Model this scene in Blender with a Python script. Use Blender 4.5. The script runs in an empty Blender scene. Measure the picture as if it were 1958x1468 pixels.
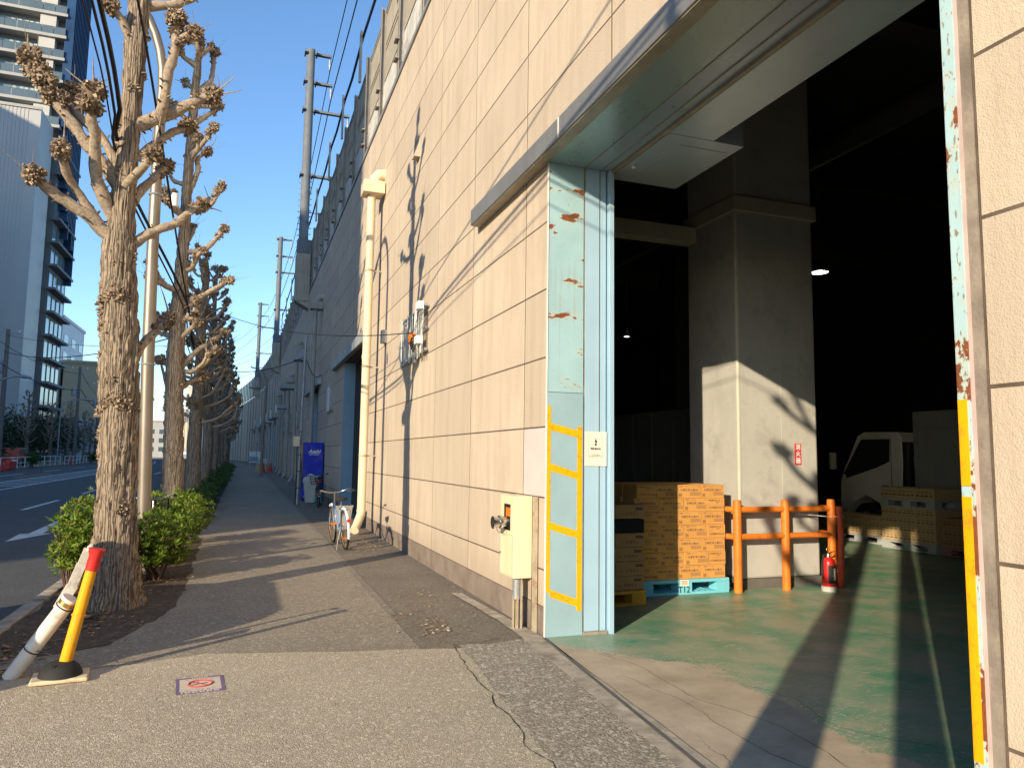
import bpy, math, random
from mathutils import Vector, Matrix, noise
R = math.radians
random.seed(7)
scene = bpy.context.scene
COL = scene.collection

# ------------------------------------------------------------------ camera
YAW, PITCH, ROLL, CAMH = R(19.809), R(5.6795), R(.7879), 1.55
cam_d = bpy.data.cameras.new('camera'); cam = bpy.data.objects.new('camera', cam_d); COL.objects.link(cam)
fw = Vector((math.sin(YAW)*math.cos(PITCH), math.cos(YAW)*math.cos(PITCH), math.sin(PITCH)))
rt = Vector((math.cos(YAW), -math.sin(YAW), 0)); up = rt.cross(fw)
r2 = rt*math.cos(ROLL) + up*math.sin(ROLL); u2 = -rt*math.sin(ROLL) + up*math.cos(ROLL)
cam.matrix_world = Matrix(((r2.x, u2.x, -fw.x, 0), (r2.y, u2.y, -fw.y, 0), (r2.z, u2.z, -fw.z, CAMH), (0, 0, 0, 1)))
cam_d.sensor_width = 36; cam_d.lens = 1416.6/1958*36; cam_d.clip_start = .05; cam_d.clip_end = 6000
scene.camera = cam

# ------------------------------------------------------------------ sky, sun, exposure
LIGHT = Vector((1, .92, -.445)).normalized()          # direction the sunlight travels
world = bpy.data.worlds.new('World'); scene.world = world; world.use_nodes = True
wn = world.node_tree; bg = wn.nodes['Background']
sky = wn.nodes.new('ShaderNodeTexSky'); sky.sky_type = 'NISHITA'; sky.sun_disc = False
sky.sun_elevation = math.asin(-LIGHT.z); sky.sun_rotation = math.atan2(-LIGHT.x, -LIGHT.y)
sky.air_density = 1.0; sky.dust_density = .25; sky.ozone_density = 3.4
hs = wn.nodes.new('ShaderNodeHueSaturation'); hs.inputs['Saturation'].default_value = 1.06; wn.links.new(sky.outputs[0], hs.inputs['Color']); wn.links.new(hs.outputs[0], bg.inputs[0]); bg.inputs[1].default_value = .138
sun_d = bpy.data.lights.new('sun', 'SUN'); sun = bpy.data.objects.new('sun', sun_d); COL.objects.link(sun)
sun_d.energy = 3.35; sun_d.angle = R(.5); sun_d.color = (1, .835, .59)
sun.rotation_euler = LIGHT.to_track_quat('-Z', 'Y').to_euler()
vs = scene.view_settings; vs.view_transform = 'Standard'; vs.look = 'None'; vs.exposure = 1.0; vs.gamma = 1

# ------------------------------------------------------------------ helpers: shape
class MB:
    def __init__(s): s.v = []; s.f = []; s.m = []
    def add(s, vs, fs, mi=0):
        o = len(s.v); s.v += [tuple(v) for v in vs]
        s.f += [tuple(i+o for i in f) for f in fs]; s.m += [mi]*len(fs); return s
    def box(s, x0, x1, y0, y1, z0, z1, mi=0):
        return s.add([(x, y, z) for z in (z0, z1) for y in (y0, y1) for x in (x0, x1)],
                     [(0, 2, 3, 1), (4, 5, 7, 6), (0, 1, 5, 4), (2, 6, 7, 3), (0, 4, 6, 2), (1, 3, 7, 5)], mi)
    def bar(s, a, b, w, h, mi=0, upv=(0, 0, 1)):
        a = Vector(a); b = Vector(b); d = (b-a).normalized(); u = Vector(upv)
        if abs(d.dot(u)) > .98: u = Vector((1, 0, 0))
        sd = d.cross(u).normalized()*w/2; uu = sd.cross(d).normalized()*h/2
        vs = [p+q for p in (a, b) for q in (-sd-uu, sd-uu, sd+uu, -sd+uu)]
        return s.add(vs, [(0, 3, 2, 1), (4, 5, 6, 7), (0, 1, 5, 4), (1, 2, 6, 5), (2, 3, 7, 6), (3, 0, 4, 7)], mi)
    def tube(s, pts, rad, n=8, mi=0, cap=True, rough=0, fq=6, ridge=0):
        pts = [Vector(p) for p in pts]; k = len(pts)
        if not hasattr(rad, '__len__'): rad = [rad]*k
        t = (pts[1]-pts[0]).normalized(); u = Vector((1, 0, 0)) if abs(t.x) < .8 else Vector((0, 1, 0))
        u = (u-t*u.dot(t)).normalized(); vs = []
        for i, p in enumerate(pts):
            t2 = (pts[min(i+1, k-1)]-pts[max(i-1, 0)]).normalized()
            u = (u-t2*u.dot(t2)).normalized(); w = t2.cross(u)
            for j in range(n):
                a = 2*math.pi*j/n; d = u*math.cos(a)+w*math.sin(a); r = rad[i]
                if rough: r *= 1+rough*noise.noise((p+d*r)*fq)
                if ridge:
                    q = p+d*r; r *= 1+ridge*(abs(noise.noise(Vector((q.x*30, q.y*30, q.z*3.6+2*noise.noise(q*5)))))*2-.6)
                vs.append(p+d*r)
        fs = [(i*n+j, i*n+(j+1) % n, (i+1)*n+(j+1) % n, (i+1)*n+j) for i in range(k-1) for j in range(n)]
        if cap: fs += [tuple(range(n-1, -1, -1)), tuple(range((k-1)*n, k*n))]
        return s.add(vs, fs, mi)
    def cyl(s, a, b, r, n=12, mi=0, r1=None): return s.tube([a, b], [r, r if r1 is None else r1], n, mi)
    def lathe(s, prof, c=(0, 0, 0), n=16, mi=0):
        vs = [(c[0]+r*math.cos(2*math.pi*j/n), c[1]+r*math.sin(2*math.pi*j/n), c[2]+z) for r, z in prof for j in range(n)]
        k = len(prof); fs = [(i*n+j, i*n+(j+1) % n, (i+1)*n+(j+1) % n, (i+1)*n+j) for i in range(k-1) for j in range(n)]
        fs += [tuple(range(n-1, -1, -1)), tuple(range((k-1)*n, k*n))]
        return s.add(vs, fs, mi)
    def torus(s, c, ax, Rr, r, n=28, m=6, mi=0, a0=0, a1=2*math.pi):
        ax = Vector(ax).normalized(); u = ax.orthogonal().normalized() if abs(ax.z) > .5 else Vector((0, 0, 1)); u = (u-ax*u.dot(ax)).normalized(); w = ax.cross(u)
        full = abs(a1-a0-2*math.pi) < 1e-4; k = n if full else n+1; vs = []
        for i in range(k):
            a = a0+(a1-a0)*i/n; d = u*math.cos(a)+w*math.sin(a)
            for j in range(m):
                b = 2*math.pi*j/m; vs.append(Vector(c)+d*(Rr+r*math.cos(b))+ax*r*math.sin(b))
        fs = [(i*m+j, ((i+1) % k)*m+j, ((i+1) % k)*m+(j+1) % m, i*m+(j+1) % m) for i in range(n) for j in range(m)]
        return s.add(vs, fs, mi)
    def prism(s, poly, axis, a, b, mi=0):
        # poly: 2-D points; axis 0/1/2 = extrusion axis from a to b
        def P(q, t): return (t, q[0], q[1]) if axis == 0 else ((q[0], t, q[1]) if axis == 1 else (q[0], q[1], t))
        n = len(poly); vs = [P(q, a) for q in poly]+[P(q, b) for q in poly]
        return s.add(vs, [tuple(range(n-1, -1, -1)), tuple(range(n, 2*n))]+[(i, (i+1) % n, n+(i+1) % n, n+i) for i in range(n)], mi)
    def sheet(s, poly, z=0, mi=0): return s.add([(p[0], p[1], p[2] if len(p) > 2 else z) for p in poly], [tuple(range(len(poly)))], mi)
    def mesh(s, name, mats, smooth=False, ang=40):
        me = bpy.data.meshes.new(name); me.from_pydata(s.v, [], s.f)
        for m in (mats if isinstance(mats, (list, tuple)) else [mats]): me.materials.append(m)
        if any(s.m): me.polygons.foreach_set('material_index', s.m)
        if smooth:
            me.polygons.foreach_set('use_smooth', [True]*len(s.f)); me.set_sharp_from_angle(angle=R(ang))
        me.update(); return me
    def build(s, name, mats, parent=None, smooth=False, bevel=0, loc=None, ang=40):
        return link(name, s.mesh(name, mats, smooth, ang), parent, loc, bevel)

def link(name, data, parent=None, loc=None, bevel=0, rot=None):
    o = bpy.data.objects.new(name, data); COL.objects.link(o)
    if parent: o.parent = parent
    if name == 'print': o['kind'] = 'stuff'
    if loc is not None: o.location = loc
    if rot is not None: o.rotation_euler = rot
    if bevel:
        b = o.modifiers.new('bevel', 'BEVEL'); b.width = bevel; b.segments = 2; b.limit_method = 'ANGLE'; b.angle_limit = R(40)
    return o
def tag(o, label, cat, group=None):
    o['label'] = label; o['category'] = cat
    if group: o['group'] = group
    return o
def struct(o, kind='structure'): o['kind'] = kind; return o
def thing(name, label, cat, loc=(0, 0, 0), rz=0, group=None):
    o = link(name, None, None, loc); o.empty_display_size = .1; o.rotation_euler = (0, 0, rz); return tag(o, label, cat, group)
def dup(root, loc, rot=None, label=None, scale=None):
    r = root.copy(); COL.objects.link(r); r.location = loc
    if rot is not None: r.rotation_euler = rot
    if label: r['label'] = label
    if scale is not None: r.scale = scale
    for c in root.children:
        d = c.copy(); COL.objects.link(d); d.parent = r
        for g in c.children:
            e = g.copy(); COL.objects.link(e); e.parent = d
    return r
def text_mesh(body, size, align='CENTER', ext=.0006, bold=0, shear=0):
    cu = bpy.data.curves.new('text', 'FONT'); cu.body = body; cu.size = size; cu.align_x = align; cu.align_y = 'CENTER'
    cu.extrude = ext; cu.resolution_u = 2; cu.offset = bold; cu.shear = shear
    o = bpy.data.objects.new('text', cu); COL.objects.link(o)
    me = bpy.data.meshes.new_from_object(o, depsgraph=bpy.context.evaluated_depsgraph_get())
    bpy.data.objects.remove(o); return me
def mesh_into(mb, me, M, mi=0):
    mb.add([M @ v.co for v in me.vertices], [tuple(p.vertices) for p in me.polygons], mi)
FACE_NY = Matrix.Rotation(R(90), 4, 'X')                       # text readable on a face that looks to -y
FACE_NX = Matrix.Rotation(R(-90), 4, 'Z') @ FACE_NY            # ... to -x
def at(x, y, z, M): return Matrix.Translation((x, y, z)) @ M

# ------------------------------------------------------------------ helpers: material
class NT:
    def __init__(s, name):
        s.mat = bpy.data.materials.new(name); s.mat.use_nodes = True; s.t = s.mat.node_tree
        s.bsdf = s.t.nodes['Principled BSDF']; s.out = s.t.nodes['Material Output']
    def n(s, typ, props=None, **ins):
        nd = s.t.nodes.new('ShaderNode'+typ)
        for k, v in (props or {}).items(): setattr(nd, k, v)
        for k, v in ins.items():
            k = k.replace('_', ' ')
            sock = nd.inputs[int(k[1:])] if k[0] == 'i' and k[1:].isdigit() else nd.inputs[k]
            if isinstance(v, bpy.types.NodeSocket): s.t.links.new(v, sock)
            else: sock.default_value = v
        return nd
    def pos(s): return s.n('NewGeometry').outputs['Position']
    def objc(s): return s.n('TexCoord').outputs['Object']
    def scaled(s, v, sc): return s.n('Mapping', None, Vector=v, Scale=sc).outputs[0]
    def noise(s, v, scale, detail=4, rough=.55): return s.n('TexNoise', None, Vector=v, Scale=scale, Detail=detail, Roughness=rough).outputs[0]
    def ramp(s, f, stops, interp='LINEAR'):
        nd = s.n('ValToRGB', None, Fac=f); cr = nd.color_ramp; cr.interpolation = interp
        while len(cr.elements) < len(stops): cr.elements.new(.5)
        for e, (p, c) in zip(cr.elements, stops): e.position = p; e.color = (c if hasattr(c, '__len__') else (c, c, c)) + ((1,) if not hasattr(c, '__len__') or len(c) == 3 else ())
        return nd.outputs[0]
    def mix(s, f, a, b, mode='MIX'):
        nd = s.n('Mix', {'data_type': 'RGBA', 'blend_type': mode})
        for i, v in ((0, f), (6, a), (7, b)):
            if isinstance(v, bpy.types.NodeSocket): s.t.links.new(v, nd.inputs[i])
            else: nd.inputs[i].default_value = v if i == 0 else (tuple(v)+(1,) if len(v) == 3 else v)
        return nd.outputs[2]
    def math(s, op, a, b=0., clamp=False):
        nd = s.n('Math', {'operation': op, 'use_clamp': clamp})
        for i, v in ((0, a), (1, b)):
            if isinstance(v, bpy.types.NodeSocket): s.t.links.new(v, nd.inputs[i])
            else: nd.inputs[i].default_value = v
        return nd.outputs[0]
    def xyz(s, v): return s.n('SeparateXYZ', None, Vector=v).outputs
    def done(s, col=None, rough=.7, metal=0, bump=None, bdist=.01, bstr=.6, spec=.3):
        for k, v in (('Base Color', col), ('Roughness', rough), ('Metallic', metal), ('Specular IOR Level', spec)):
            if v is None: continue
            if isinstance(v, bpy.types.NodeSocket): s.t.links.new(v, s.bsdf.inputs[k])
            else: s.bsdf.inputs[k].default_value = tuple(v)+(1,) if hasattr(v, '__len__') else v
        if bump is not None:
            b = s.n('Bump', None, Height=bump, Strength=bstr, Distance=bdist); s.t.links.new(b.outputs[0], s.bsdf.inputs['Normal'])
        return s.mat
def c3(c, k): return tuple(min(1, x*k) for x in c)
def mat(name, col, rough=.6, metal=0, var=.18, scale=4, spec=.3, bump=0, bscale=60, streak=0, geo=True, dirt=None, dscale=2.5):
    t = NT(name); v = t.pos() if geo else t.objc()
    f = t.noise(v, scale, 5)
    c = t.mix(t.ramp(f, [(.3, 0), (.7, 1)]), c3(col, 1-var), c3(col, 1+var))
    if streak:
        g = t.noise(t.scaled(v, (5, 5, .35)), 2.2, 5)
        c = t.mix(t.math('MULTIPLY', t.ramp(g, [(.45, 0), (.75, 1)]), streak), c, c3(col, .45))
    if dirt:
        g = t.noise(v, dscale, 8, .7); c = t.mix(t.ramp(g, [(.52, 0), (.68, .8)]), c, dirt)
    rr = t.math('ADD', rough-.08, t.math('MULTIPLY', t.noise(v, scale*3, 3), .16), True)
    return t.done(c, rr, metal, t.noise(v, bscale, 4) if bump else None, bump or .01, .7, spec)
def emit(name, col, st):
    t = NT(name); t.bsdf.inputs['Emission Color'].default_value = (*col, 1); t.bsdf.inputs['Emission Strength'].default_value = st
    return t.done(col, .5)
def isl(name, cols, rough=.6, spec=.25, trans=0):
    t = NT(name); r = t.n('NewGeometry').outputs['Random Per Island']
    k = len(cols); c = t.ramp(r, [(i/max(1, k-1), cc) for i, cc in enumerate(cols)])
    if trans:
        t.done(c, rough, 0, None, spec=spec); tr = t.n('BsdfTranslucent', None, Color=c); mx = t.n('MixShader', None, Fac=trans)
        t.t.links.new(t.bsdf.outputs[0], mx.inputs[1]); t.t.links.new(tr.outputs[0], mx.inputs[2]); t.t.links.new(mx.outputs[0], t.out.inputs[0]); return t.mat
    return t.done(c, rough, 0, None, spec=spec)

def asphalt(name, base, stone, size=.011, amt=.5, patch=.25):
    t = NT(name); v = t.pos()
    vo = t.n('TexVoronoi', None, Vector=v, Scale=1/size)
    rnd = t.xyz(vo.outputs['Color'])[0]
    c = t.mix(t.ramp(rnd, [(.5, 0), (.85, amt)]), base, stone); c = t.mix(t.ramp(t.xyz(vo.outputs['Color'])[1], [(.78, 0), (.95, .55)]), c, c3(base, .35))
    c = t.mix(t.ramp(t.noise(v, 1.1, 6, .65), [(.35, 0), (.7, 1)]), t.mix(patch, c, c3(base, .55)), c)
    c = t.mix(t.ramp(t.noise(v, 340, 2), [(.35, 0), (.65, 1)]), t.mix(.4, c, (0.01, .01, .01)), c)
    vb = t.n('TexVoronoi', None, Vector=v, Scale=.43/size); c = t.mix(t.ramp(t.xyz(vb.outputs['Color'])[2], [(.8, 0), (.93, amt*.7)]), c, c3(stone, 1.05))
    big = t.noise(v, .45, 7, .7); c = t.mix(t.ramp(big, [(.5, 0), (.68, patch*1.4)]), c, c3(base, .6))
    fine = t.ramp(t.noise(v, 26, 6, .7), [(.6, 0), (.74, .35)]); c = t.mix(fine, c, c3(stone, .8))
    h = t.math('ADD', t.math('MULTIPLY', vo.outputs['Distance'], -.7), t.noise(v, 9, 4))
    return t.done(c, .88, 0, h, .006, .8, .2)

M = {}
M['asphalt_side'] = asphalt('asphalt_side', (.36, .308, .235), (.54, .475, .37), .009, .55, .35)
M['asphalt_near'] = asphalt('asphalt_near', (.56, .475, .345), (.76, .67, .51), .0075, .8, .25)
M['aggregate'] = asphalt('aggregate', (.37, .325, .25), (.6, .54, .435), .012, .95, .25)
M['asphalt_dark'] = asphalt('asphalt_dark', (.28, .24, .187), (.43, .375, .295), .008, .4, .5)
M['road'] = asphalt('road', (.13, .13, .13), (.18, .18, .175), .012, .5, .3)
M['soil'] = asphalt('soil', (.13, .095, .066), (.24, .185, .13), .02, .5, .5)
M['kerb'] = mat('kerb', (.42, .365, .285), .85, var=.3, scale=6, bump=.004, bscale=90, dirt=(.12, .1, .08))
M['edging'] = mat('edging', (.25, .215, .17), .9, var=.2, scale=5, dirt=(.17, .15, .12), dscale=3)
M['ground'] = mat('ground', (.12, .12, .11), .9, var=.2, scale=.05)
M['marking'] = mat('marking', (.62, .62, .6), .7, var=.15, scale=5, dirt=(.2, .2, .2), dscale=9)
M['marking_orange'] = mat('marking_orange', (.5, .18, .06), .7, var=.2, scale=5, dirt=(.1, .1, .1), dscale=6)
M['black'] = mat('black', (.012, .012, .012), .55, var=.3)
M['crack'] = mat('crack', (.02, .018, .015), .95, var=.3)

def wall_panel():
    t = NT('wall_panel'); v = t.pos(); rnd = t.n('ObjectInfo').outputs['Random']
    base = t.mix(t.ramp(t.noise(v, 1.3, 6, .6), [(.3, 0), (.7, 1)]), (.57, .472, .365), (.65, .548, .43))
    base = t.mix(t.math('MULTIPLY', rnd, .8), base, (.51, .428, .34))
    st = t.ramp(t.noise(t.scaled(v, (2.6, 2.6, .22)), 2.0, 7, .65), [(.45, 0), (.8, 1)])
    base = t.mix(t.math('MULTIPLY', st, .46), base, (.33, .26, .205))
    gm = t.ramp(t.noise(t.scaled(v, (1.2, 1.2, .5)), 1.5, 8, .7), [(.52, 0), (.75, .4)]); base = t.mix(gm, base, (.42, .335, .255))
    zz = t.n('MapRange', None, Value=t.math('ADD', t.xyz(v)[2], t.math('MULTIPLY', t.noise(v, 3, 6, .7), -.5)), i1=.0, i2=.45, i3=.5, i4=0.).outputs[0]; base = t.mix(zz, base, (.36, .29, .225))
    sp = t.ramp(t.noise(v, 60, 3, .7), [(.7, 0), (.8, .25)]); base = t.mix(sp, base, (.3, .23, .18))
    h = t.math('ADD', t.noise(v, 130, 3, .7), t.math('MULTIPLY', t.noise(v, 35, 3), .6))
    return t.done(base, .85, 0, h, .008, .6, .18)
M['panel'] = wall_panel()
M['panel_patch'] = mat('panel_patch', (.6, .52, .5), .85, var=.06, scale=3, bump=.003, bscale=140)
M['joint'] = mat('joint', (.13, .098, .074), .9, var=.3, scale=8)
M['plinth'] = mat('plinth', (.23, .185, .155), .85, var=.18, scale=3, bump=.003, bscale=80, dirt=(.13, .1, .08))
M['mortar'] = mat('mortar', (.3, .255, .21), .9, var=.25, scale=7, bump=.004, bscale=60, dirt=(.17, .14, .12))
M['canopy'] = mat('canopy', (.30, .30, .295), .45, .5, var=.08, scale=2, streak=.25)
M['canopy_far'] = mat('canopy_far', (.42, .43, .43), .5, .3, var=.25, scale=3, streak=.4)
M['white_metal'] = mat('white_metal', (.75, .75, .72), .5, var=.06, streak=.2)
M['cream'] = mat('cream', (.78, .66, .44), .5, var=.05, scale=3, streak=.12)
M['pipe'] = mat('pipe', (.75, .62, .42), .45, var=.06, scale=2, streak=.22)
M['pipe_grey'] = mat('pipe_grey', (.36, .33, .29), .6, var=.1, scale=2, streak=.3)
M['steel'] = mat('steel', (.27, .235, .195), .45, .55, var=.1, scale=3)
M['galv'] = mat('galv', (.34, .35, .36), .55, .45, var=.14, scale=4, streak=.2)
M['mast'] = mat('mast', (.17, .185, .2), .7, .0, var=.14, scale=3, streak=.25)
M['barrier_post'] = mat('barrier_post', (.34, .31, .27), .7, .15, var=.14, scale=3, streak=.4)
M['barrier_panel'] = mat('barrier_panel', (.4, .36, .29), .75, var=.15, scale=2, streak=.4)
M['parapet'] = mat('parapet', (.58, .57, .53), .85, var=.15, scale=2, streak=.4, dirt=(.12, .12, .12), dscale=1.3)
M['wire'] = mat('wire', (.02, .02, .022), .6, var=.1)
M['wire_blue'] = mat('wire_blue', (.03, .045, .1), .6, var=.1)

def rusty(name, col, lo, hi, zmin, stretch=(1.6, 1.6, 5)):
    t = NT(name); v = t.pos(); z = t.xyz(v)[2]
    gate = t.n('MapRange', None, Value=z, i1=zmin, i2=zmin+.15).outputs[0]
    base = t.mix(t.ramp(t.noise(v, 3, 5), [(.3, 0), (.7, 1)]), c3(col, .92), c3(col, 1.06))
    big = t.noise(t.scaled(v, stretch), 1.9, 9, .62)
    m = t.math('MULTIPLY', t.ramp(big, [(lo, 0), (lo+.012, 1)]), gate)
    halo = t.math('MULTIPLY', t.ramp(big, [(lo-.05, 0), (lo, .5)]), gate)
    small = t.math('MULTIPLY', t.ramp(t.noise(t.scaled(v, (3, 3, 1)), 22, 5, .6), [(hi, 0), (hi+.02, 1)]), t.math('ADD', t.math('MULTIPLY', gate, .8), .12))
    base = t.mix(halo, base, (.55, .5, .36)); base = t.mix(small, base, (.26, .2, .12))
    dr = t.math('MULTIPLY', t.ramp(t.noise(t.scaled(v, (34, 34, 1.1)), 1., 6, .6), [(.56, 0), (.7, .5)]), t.math('MULTIPLY', gate, t.ramp(t.noise(v, 2.2, 3), [(.45, 0), (.6, 1)]))); base = t.mix(dr, base, (.34, .24, .15))
    rust = t.mix(t.noise(v, 30, 5), (.11, .03, .012), (.3, .1, .035)); base = t.mix(m, base, rust)
    rg = t.math('ADD', .42, t.math('MULTIPLY', m, .45), True)
    return t.done(base, rg, 0, t.math('MULTIPLY', m, -1.), .002, .6, .35)
M['jamb_green'] = rusty('jamb_green', (.345, .525, .565), .585, .66, 2.14, (1.3, 1.3, 4.4))
M['jamb_low'] = rusty('jamb_low', (.3, .44, .49), .9, .67, 5)
M['jamb_blue'] = mat('jamb_blue', (.36, .53, .66), .45, var=.05, scale=2, streak=.08)
M['jamb_rust'] = rusty('jamb_rust', (.42, .6, .64), .52, .6, .2, (2, 2, 1.6))
M['jamb_pink'] = mat('jamb_pink', (.55, .43, .4), .7, var=.15, scale=6)
M['tape'] = mat('tape', (.9, .42, .003), .5, var=.05, scale=8, dirt=(.45, .22, .02), dscale=18)
M['soffit'] = mat('soffit', (.27, .38, .37), .28, .2, var=.04, scale=1.2, streak=0, spec=.5)
M['soffit_blue'] = mat('soffit_blue', (.3, .38, .43), .3, .15, var=.08, scale=1.2, spec=.5)
M['shutter_box'] = mat('shutter_box', (.42, .5, .54), .24, .1, var=.06, scale=1.5, spec=.5)
M['brass_trim'] = mat('brass_trim', (.32, .29, .22), .5, .3, var=.2, scale=5)
M['door_blue'] = mat('door_blue', (.22, .36, .47), .5, var=.08, scale=2, streak=.2)

def garage_floor():
    t = NT('garage_floor'); v = t.pos(); X, Y, Z = t.xyz(v)
    n1 = t.noise(v, 1.6, 8, .65); n2 = t.noise(v, 7, 8, .75)
    # worn threshold: bare concrete near the door, paint survives at the jamb and further in
    e = t.math('ADD', t.math('SUBTRACT', X, 3.36), t.math('ADD', t.math('MULTIPLY', t.math('SUBTRACT', n1, .5), 1.3), t.math('MULTIPLY', t.math('SUBTRACT', n2, .5), .55)))
    corner = t.n('MapRange', None, Value=Y, i1=4.9, i2=5.9, i3=0., i4=.85).outputs[0]
    e = t.math('ADD', e, corner)
    paint = t.ramp(e, [(0, 0), (.02, 1)])
    scr = t.noise(t.scaled(v, (2.2, 14, 1)), 2.6, 9, .75); scratch = t.ramp(scr, [(.57, 0), (.61, 1)])
    green = t.mix(t.ramp(t.noise(v, .9, 6), [(.35, 0), (.65, 1)]), (.07, .27, .17), (.15, .3, .19))
    green = t.mix(t.ramp(t.noise(v, 2.3, 5), [(.38, 0), (.62, .9)]), green, (.33, .355, .245))
    green = t.mix(t.math('MULTIPLY', scratch, .75), green, (.5, .46, .35))
    fk = t.math('ADD', t.noise(v, 28, 6, .7), t.n('MapRange', None, Value=e, i1=.0, i2=1.1, i3=.13, i4=-.06).outputs[0]); green = t.mix(t.ramp(fk, [(.66, 0), (.68, .9)]), green, (.46, .4, .3))
    conc = t.mix(t.ramp(t.noise(v, 2.5, 7, .65), [(.3, 0), (.7, 1)]), (.36, .285, .2), (.55, .455, .335))
    conc = t.mix(t.ramp(t.noise(v, 14, 6, .7), [(.6, 0), (.68, .4)]), conc, (.2, .26, .17))
    vo = t.n('TexVoronoi', {'feature': 'DISTANCE_TO_EDGE'}, Vector=t.mix(.12, v, t.n('TexNoise', None, Vector=v, Scale=5., Detail=4.).outputs[1]), Scale=1.5)
    ck = t.ramp(vo.outputs[0], [(0, 1), (.006, 0)]); ckm = t.math('MULTIPLY', ck, t.ramp(t.noise(v, .8, 2), [(.48, 0), (.55, .9)]))
    conc = t.mix(ckm, conc, (.08, .065, .05))
    c = t.mix(paint, conc, green)
    rg = t.math('SUBTRACT', .85, t.math('MULTIPLY', paint, .42))
    return t.done(c, rg, 0, t.math('ADD', t.math('MULTIPLY', paint, .5), t.noise(v, 60, 4)), .002, .5, .35)
M['floor'] = garage_floor()
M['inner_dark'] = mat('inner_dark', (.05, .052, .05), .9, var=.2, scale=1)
M['pillar'] = mat('pillar', (.45, .44, .41), .8, var=.07, scale=2.2, bump=.002, bscale=60, streak=.1, dirt=(.34, .33, .31), dscale=3)
M['pillar_corner'] = mat('pillar_corner', (.6, .56, .48), .6, var=.06)
M['pillar_base'] = mat('pillar_base', (.13, .12, .11), .8, var=.2, scale=5)
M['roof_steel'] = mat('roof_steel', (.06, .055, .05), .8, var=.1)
M['duct'] = mat('duct', (.44, .39, .31), .7, var=.12)
M['orange'] = mat('orange', (.72, .19, .022), .5, var=.1, scale=5, dirt=(.42, .13, .03), dscale=14, geo=True)
M['orange_red'] = mat('orange_red', (.5, .09, .04), .5, var=.1, scale=5)
M['carton'] = mat('carton', (.60, .30, .085), .8, var=.06, scale=5, bump=.0008, bscale=90)
M['carton_dull'] = mat('carton_dull', (.36, .2, .085), .85, var=.12, scale=5)
M['carton_pale'] = mat('carton_pale', (.5, .36, .19), .85, var=.1, scale=5)
M['print'] = mat('print', (.14, .07, .05), .8, var=.1)
M['print_grey'] = mat('print_grey', (.33, .19, .1), .8, var=.1)
M['plastic_blue'] = mat('plastic_blue', (.18, .55, .68), .45, var=.06, scale=3)
M['plastic_yellow'] = mat('plastic_yellow', (.5, .27, .03), .5, var=.1)
M['plastic_grey'] = mat('plastic_grey', (.4, .42, .42), .5, var=.1)
M['plastic_pink'] = mat('plastic_pink', (.35, .17, .15), .5, var=.1)
M['red'] = mat('red', (.6, .02, .02), .3, var=.05, spec=.5)
M['red_sign'] = mat('red_sign', (.62, .03, .05), .5, var=.04)
M['white'] = mat('white', (.8, .79, .76), .55, var=.04)
M['paper'] = mat('paper', (.78, .72, .6), .7, var=.03)
M['ink'] = mat('ink', (.03, .03, .03), .7, var=.05)
M['brass'] = mat('brass', (.6, .42, .15), .35, .9, var=.1)
M['chrome'] = mat('chrome', (.62, .6, .57), .25, 1, var=.15, scale=20)
M['rust_metal'] = mat('rust_metal', (.42, .36, .26), .7, .1, var=.2, scale=6, dirt=(.3, .12, .04), dscale=7)
M['rubber'] = mat('rubber', (.025, .025, .025), .75, var=.2, geo=False)
M['yellow_post'] = mat('yellow_post', (.85, .4, .012), .42, var=.05, scale=6, dirt=(.6, .3, .05), dscale=11)
M['red_cap'] = mat('red_cap', (.66, .035, .03), .42, var=.06, scale=9)
M['pvc_white'] = mat('pvc_white', (.72, .69, .62), .42, var=.06, scale=5, dirt=(.4, .36, .3), dscale=6)
M['base_cream'] = mat('base_cream', (.7, .58, .38), .7, var=.08, scale=12, dirt=(.25, .2, .14), dscale=14)
M['purple'] = mat('purple', (.17, .12, .24), .8, var=.15, scale=40, dirt=(.25, .22, .2), dscale=60)
M['decal'] = mat('decal', (.62, .53, .42), .8, var=.1, scale=30, dirt=(.35, .3, .22), dscale=70)
M['decal_red'] = mat('decal_red', (.5, .07, .06), .8, var=.2, scale=50)
M['blue_machine'] = mat('blue_machine', (.015, .035, .5), .4, var=.12, scale=2, dirt=(.12, .1, .36), dscale=2)
M['bin'] = mat('bin', (.52, .52, .5), .6, var=.06, scale=3, streak=.2)
M['glass_dark'] = mat('glass_dark', (.02, .025, .03), .08, var=.1, spec=.8)
M['truck_white'] = mat('truck_white', (.8, .77, .7), .4, var=.05, spec=.5)
M['truck_box'] = mat('truck_box', (.33, .33, .3), .5, .1, var=.06, streak=.15)
M['tower_wall'] = mat('tower_wall', (.2, .2, .205), .8, var=.08, scale=.4)
M['tower_slab'] = mat('tower_slab', (.4, .385, .36), .8, var=.06, scale=.5)
M['tower_pier'] = mat('tower_pier', (.5, .48, .44), .8, var=.06, scale=.5)
M['tower_glass'] = mat('tower_glass', (.16, .22, .24), .12, var=.25, scale=.5, spec=.8)
M['curtain'] = mat('curtain', (.4, .46, .46), .5, var=.2, scale=2)
M['rail_glass'] = mat('rail_glass', (.1, .135, .15), .15, var=.1, scale=.5, spec=.7)
M['fin_blue'] = mat('fin_blue', (.022, .055, .12), .35, .2, var=.5, scale=.15)
M['corrugated'] = mat('corrugated', (.42, .415, .41), .6, .2, var=.05, scale=.2)
M['bld_white'] = mat('bld_white', (.7, .7, .72), .8, var=.05, scale=.3)
M['bld_beige'] = mat('bld_beige', (.42, .37, .27), .8, var=.06, scale=.3)
M['bld_grey'] = mat('bld_grey', (.4, .39, .38), .8, var=.08, scale=.3)
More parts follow.
